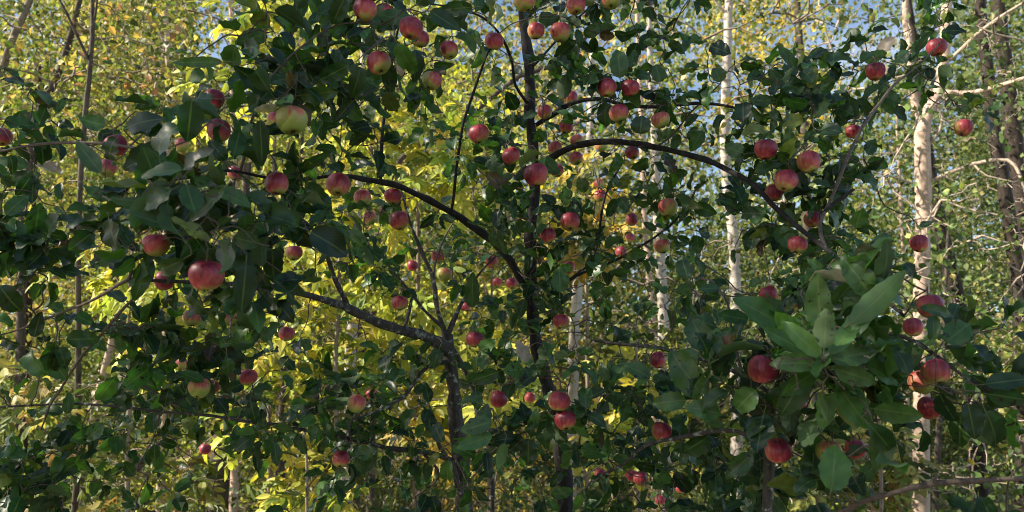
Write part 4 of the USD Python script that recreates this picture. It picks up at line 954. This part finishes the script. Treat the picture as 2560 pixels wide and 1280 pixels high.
# middle wood, 5.5 to 11 m: leaves belong to the nearest trunk
FR = {'Y': 0.70, 'O': 0.86, 'G': 0.80, 'M': 0.66, 'D': 0.62, 'B': 0.7}
mp, mx, my = cells(lambda c, q: cov(c, q, 95, FR[c]) / 0.45, 5.6, 11.0, up=4, left=5, clump=0.55, cl_scale=0.75, seed=11)
_k = ~(in_clear(mx, my) & (rb.random(len(mx)) < 0.9)); mp, mx, my = mp[_k], mx[_k], my[_k]
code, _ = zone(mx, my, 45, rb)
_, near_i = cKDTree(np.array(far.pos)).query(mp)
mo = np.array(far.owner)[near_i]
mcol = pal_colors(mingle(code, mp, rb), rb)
tint = np.exp(np.random.default_rng(5).normal(0, 1, (len(WOODS), 1)) * np.array([0.20, 0.10, 0.22]) + np.random.default_rng(6).normal(0, 0.13, (len(WOODS), 1)))
mcol = mcol * tint[mo] * np.exp(0.9 * (meshkit.fbm(mp / 0.45, 3, 77)[:, None] - 0.5))
mL = rb.uniform(0.042, 0.088, len(mp))
md = unit(rb.normal(size=mp.shape) + np.array([0, 0, -0.5]))
mn_ = unit(rb.normal(size=mp.shape) * 0.8 + np.array([0, 0, 0.7]) + 0.4 * unit(EYE - mp))
VM, FM, _, _ = leaf_batch(TPL_SMALL, mp, md, mn_, mL, mL * rb.uniform(0.55, 0.85, len(mp)), rb.normal(0.4, 0.4, len(mp)), rb.uniform(0, 0.5, len(mp)))
pick = rb.choice(np.nonzero((mx > -200) & (my > -200))[0], 3000, replace=False)
far.grow(mp[pick], 0.012, 0.003, rb, sag=0.07, crook=0.05)
bare = np.vstack([P(rb.uniform(2130, 2620, 230), rb.uniform(20, 600, 230), rb.uniform(7.3, 8.0, 230)), P(rb.uniform(40, 470, 120), rb.uniform(60, 760, 120), rb.uniform(5.4, 6.4, 120)), P(rb.uniform(2380, 2580, 40), rb.uniform(600, 1000, 40), rb.uniform(7.4, 8.4, 40))])
far.grow(bare, 0.009, 0.0025, rb, sag=0.12, crook=0.10, steps=7)
vx, vy, vd = (a.reshape(len(mp), -1) for a in proj(VM.reshape(-1, 3)))
near_m = np.nonzero((vd[:, 0] < 8.2) & (mx > -20) & (mx < 2580) & (my > -20) & (my < 1300))[0]
mrim = [0, 1, 4, 7, 6, 3]
marea = np.zeros(len(mp)); marea[near_m] = visible_area([np.stack([vx[i, mrim], vy[i, mrim]], 1) for i in near_m], vd[near_m, 0])
for k, (label, bk, lines) in enumerate(WOODS):
    p0, r0 = shapes[k][0]
    base = p0[-1].copy(); base[2] = 0
    prim, org = thing('birch_tree' if bk in ('birch', 'scarred') else 'woodland_tree', label, 'tree', base)
    for j, (p, r) in enumerate(shapes[k]):
        mesh_prim('trunk' if j == 0 else 'branch', *tube(p, r, 14 if j == 0 else 8, 0.07, k * 7 + j), BARK[bk] if j == 0 or r.max() > 0.03 else (M_DEADWOOD if bk == 'pale' else BARK[bk]), prim, org)
    tw = [tube(q, rr, 4) for o, q, rr in far.twigs if o == k]
    if tw:
        mesh_prim('twigs', *join(tw), M_DEADWOOD if bk == 'pale' else M_ASHBARK, prim, org, kind='stuff')
    mine = np.nonzero(mo == k)[0]
    mine = mine[np.argsort(-marea[mine])]
    single = [i for i in mine[:110] if marea[i] > 90]
    for i in single:
        mesh_prim('leaf', VM[i], FM, M_WLEAF, prim, org, smooth=False, prim3={'leafcol': np.repeat(mcol[i:i + 1], VM.shape[1], 0)})
    mine = np.setdiff1d(mine, single)
    if len(mine):
        v, f = leaf_join(VM[mine], FM)
        mesh_prim('crown', v, f, M_WLEAF, prim, org, smooth=False, prim3={'leafcol': np.repeat(mcol[mine], VM.shape[1], 0)}, kind='stuff')

# far wood, 12 to 28 m, one mass of leaves
FF_ = {'Y': 0.92, 'O': 0.92, 'G': 0.90, 'M': 0.93, 'D': 0.94, 'B': 0.9}
def far_leaves(n_at, d0, d1, l0, l1, clump, cs, seed):
    p, x, y = cells(n_at, d0, d1, up=1, left=1, clump=clump, cl_scale=cs, seed=seed)
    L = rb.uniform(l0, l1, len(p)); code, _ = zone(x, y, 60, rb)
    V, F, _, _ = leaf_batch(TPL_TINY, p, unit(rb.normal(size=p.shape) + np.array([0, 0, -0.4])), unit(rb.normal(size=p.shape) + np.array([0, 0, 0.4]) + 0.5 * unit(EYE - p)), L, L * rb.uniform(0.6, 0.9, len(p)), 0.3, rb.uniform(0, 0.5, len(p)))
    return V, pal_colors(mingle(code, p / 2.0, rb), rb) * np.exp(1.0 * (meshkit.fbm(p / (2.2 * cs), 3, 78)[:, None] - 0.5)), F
Va, ca, FT = far_leaves(lambda c, q: cov(c, q, 34, FF_[c]) * 1.9, 11.5, 20.0, 0.07, 0.12, 0.50, 1.5, 31)
Vb, cb, _ = far_leaves(lambda c, q: cov(c, q, 42, FF_[c]) * 1.9, 20.0, 42.0, 0.16, 0.30, 0.30, 2.2, 33)
VT = np.vstack([Va, Vb]); fcol2 = np.vstack([ca, cb]); print('far leaves', len(VT), 'mid', len(mp), 'apple', NL, keep.sum(), 'area>100', (area > 100).sum())
v, f = leaf_join(VT, FT)
fw = mesh_prim('distant_forest', v, f, M_WLEAF, smooth=False, prim3={'leafcol': np.repeat(fcol2, 4, 0)}, kind='stuff')
tag(fw, 'far mass of small autumn leaves closing the view behind all the trunks', 'forest')

# unseen trees added at the left to shade the apple trees
def added_shade_tree(name, label, x, y, h, rx, rz, n, seed):
    rng = np.random.default_rng(seed)
    prim, org = thing(name, label, 'tree', (x, y, 0))
    p, r = spline([(x + .2, y, h + rz * .3), (x, y, h * .6), (x, y, -0.1)], [0.05, 0.12, 0.2], 0.3)
    mesh_prim('trunk', *tube(p, r, 12, 0.08, seed), M_GREYBARK, prim, org)
    d = unit(rng.normal(size=(n, 3))); q = np.array([x, y, h]) + d * np.array([rx, rx, rz]) * (rng.random((n, 1)) ** 0.4)
    L = rng.uniform(0.10, 0.17, n)
    V, F, _, _ = leaf_batch(TPL_TINY, q, unit(rng.normal(size=(n, 3))), unit(rng.normal(size=(n, 3)) + np.array([0, 0, .8])), L, L * 0.7, 0.3, 0.2)
    v, f = leaf_join(V, F)
    mesh_prim('crown', v, f, M_WLEAF, prim, org, smooth=False, prim3={'leafcol': np.repeat(pal_colors(np.array(['D'] * n), rng), 4, 0)}, kind='stuff')
SHADE_LABELS = ['added unseen tree at the left, lower and broad, for shade', 'added unseen tree farther left, taller and dense, for shade']
for i, (x, y, h, rx, rz, n) in enumerate([(-6.4, 0.2, 6.2, 2.7, 2.6, 4000), (-9.6, -0.5, 9.0, 2.8, 3.0, 4500)]):
    added_shade_tree('added_shade_tree', SHADE_LABELS[i], x, y, h, rx, rz, n, 50 + i)
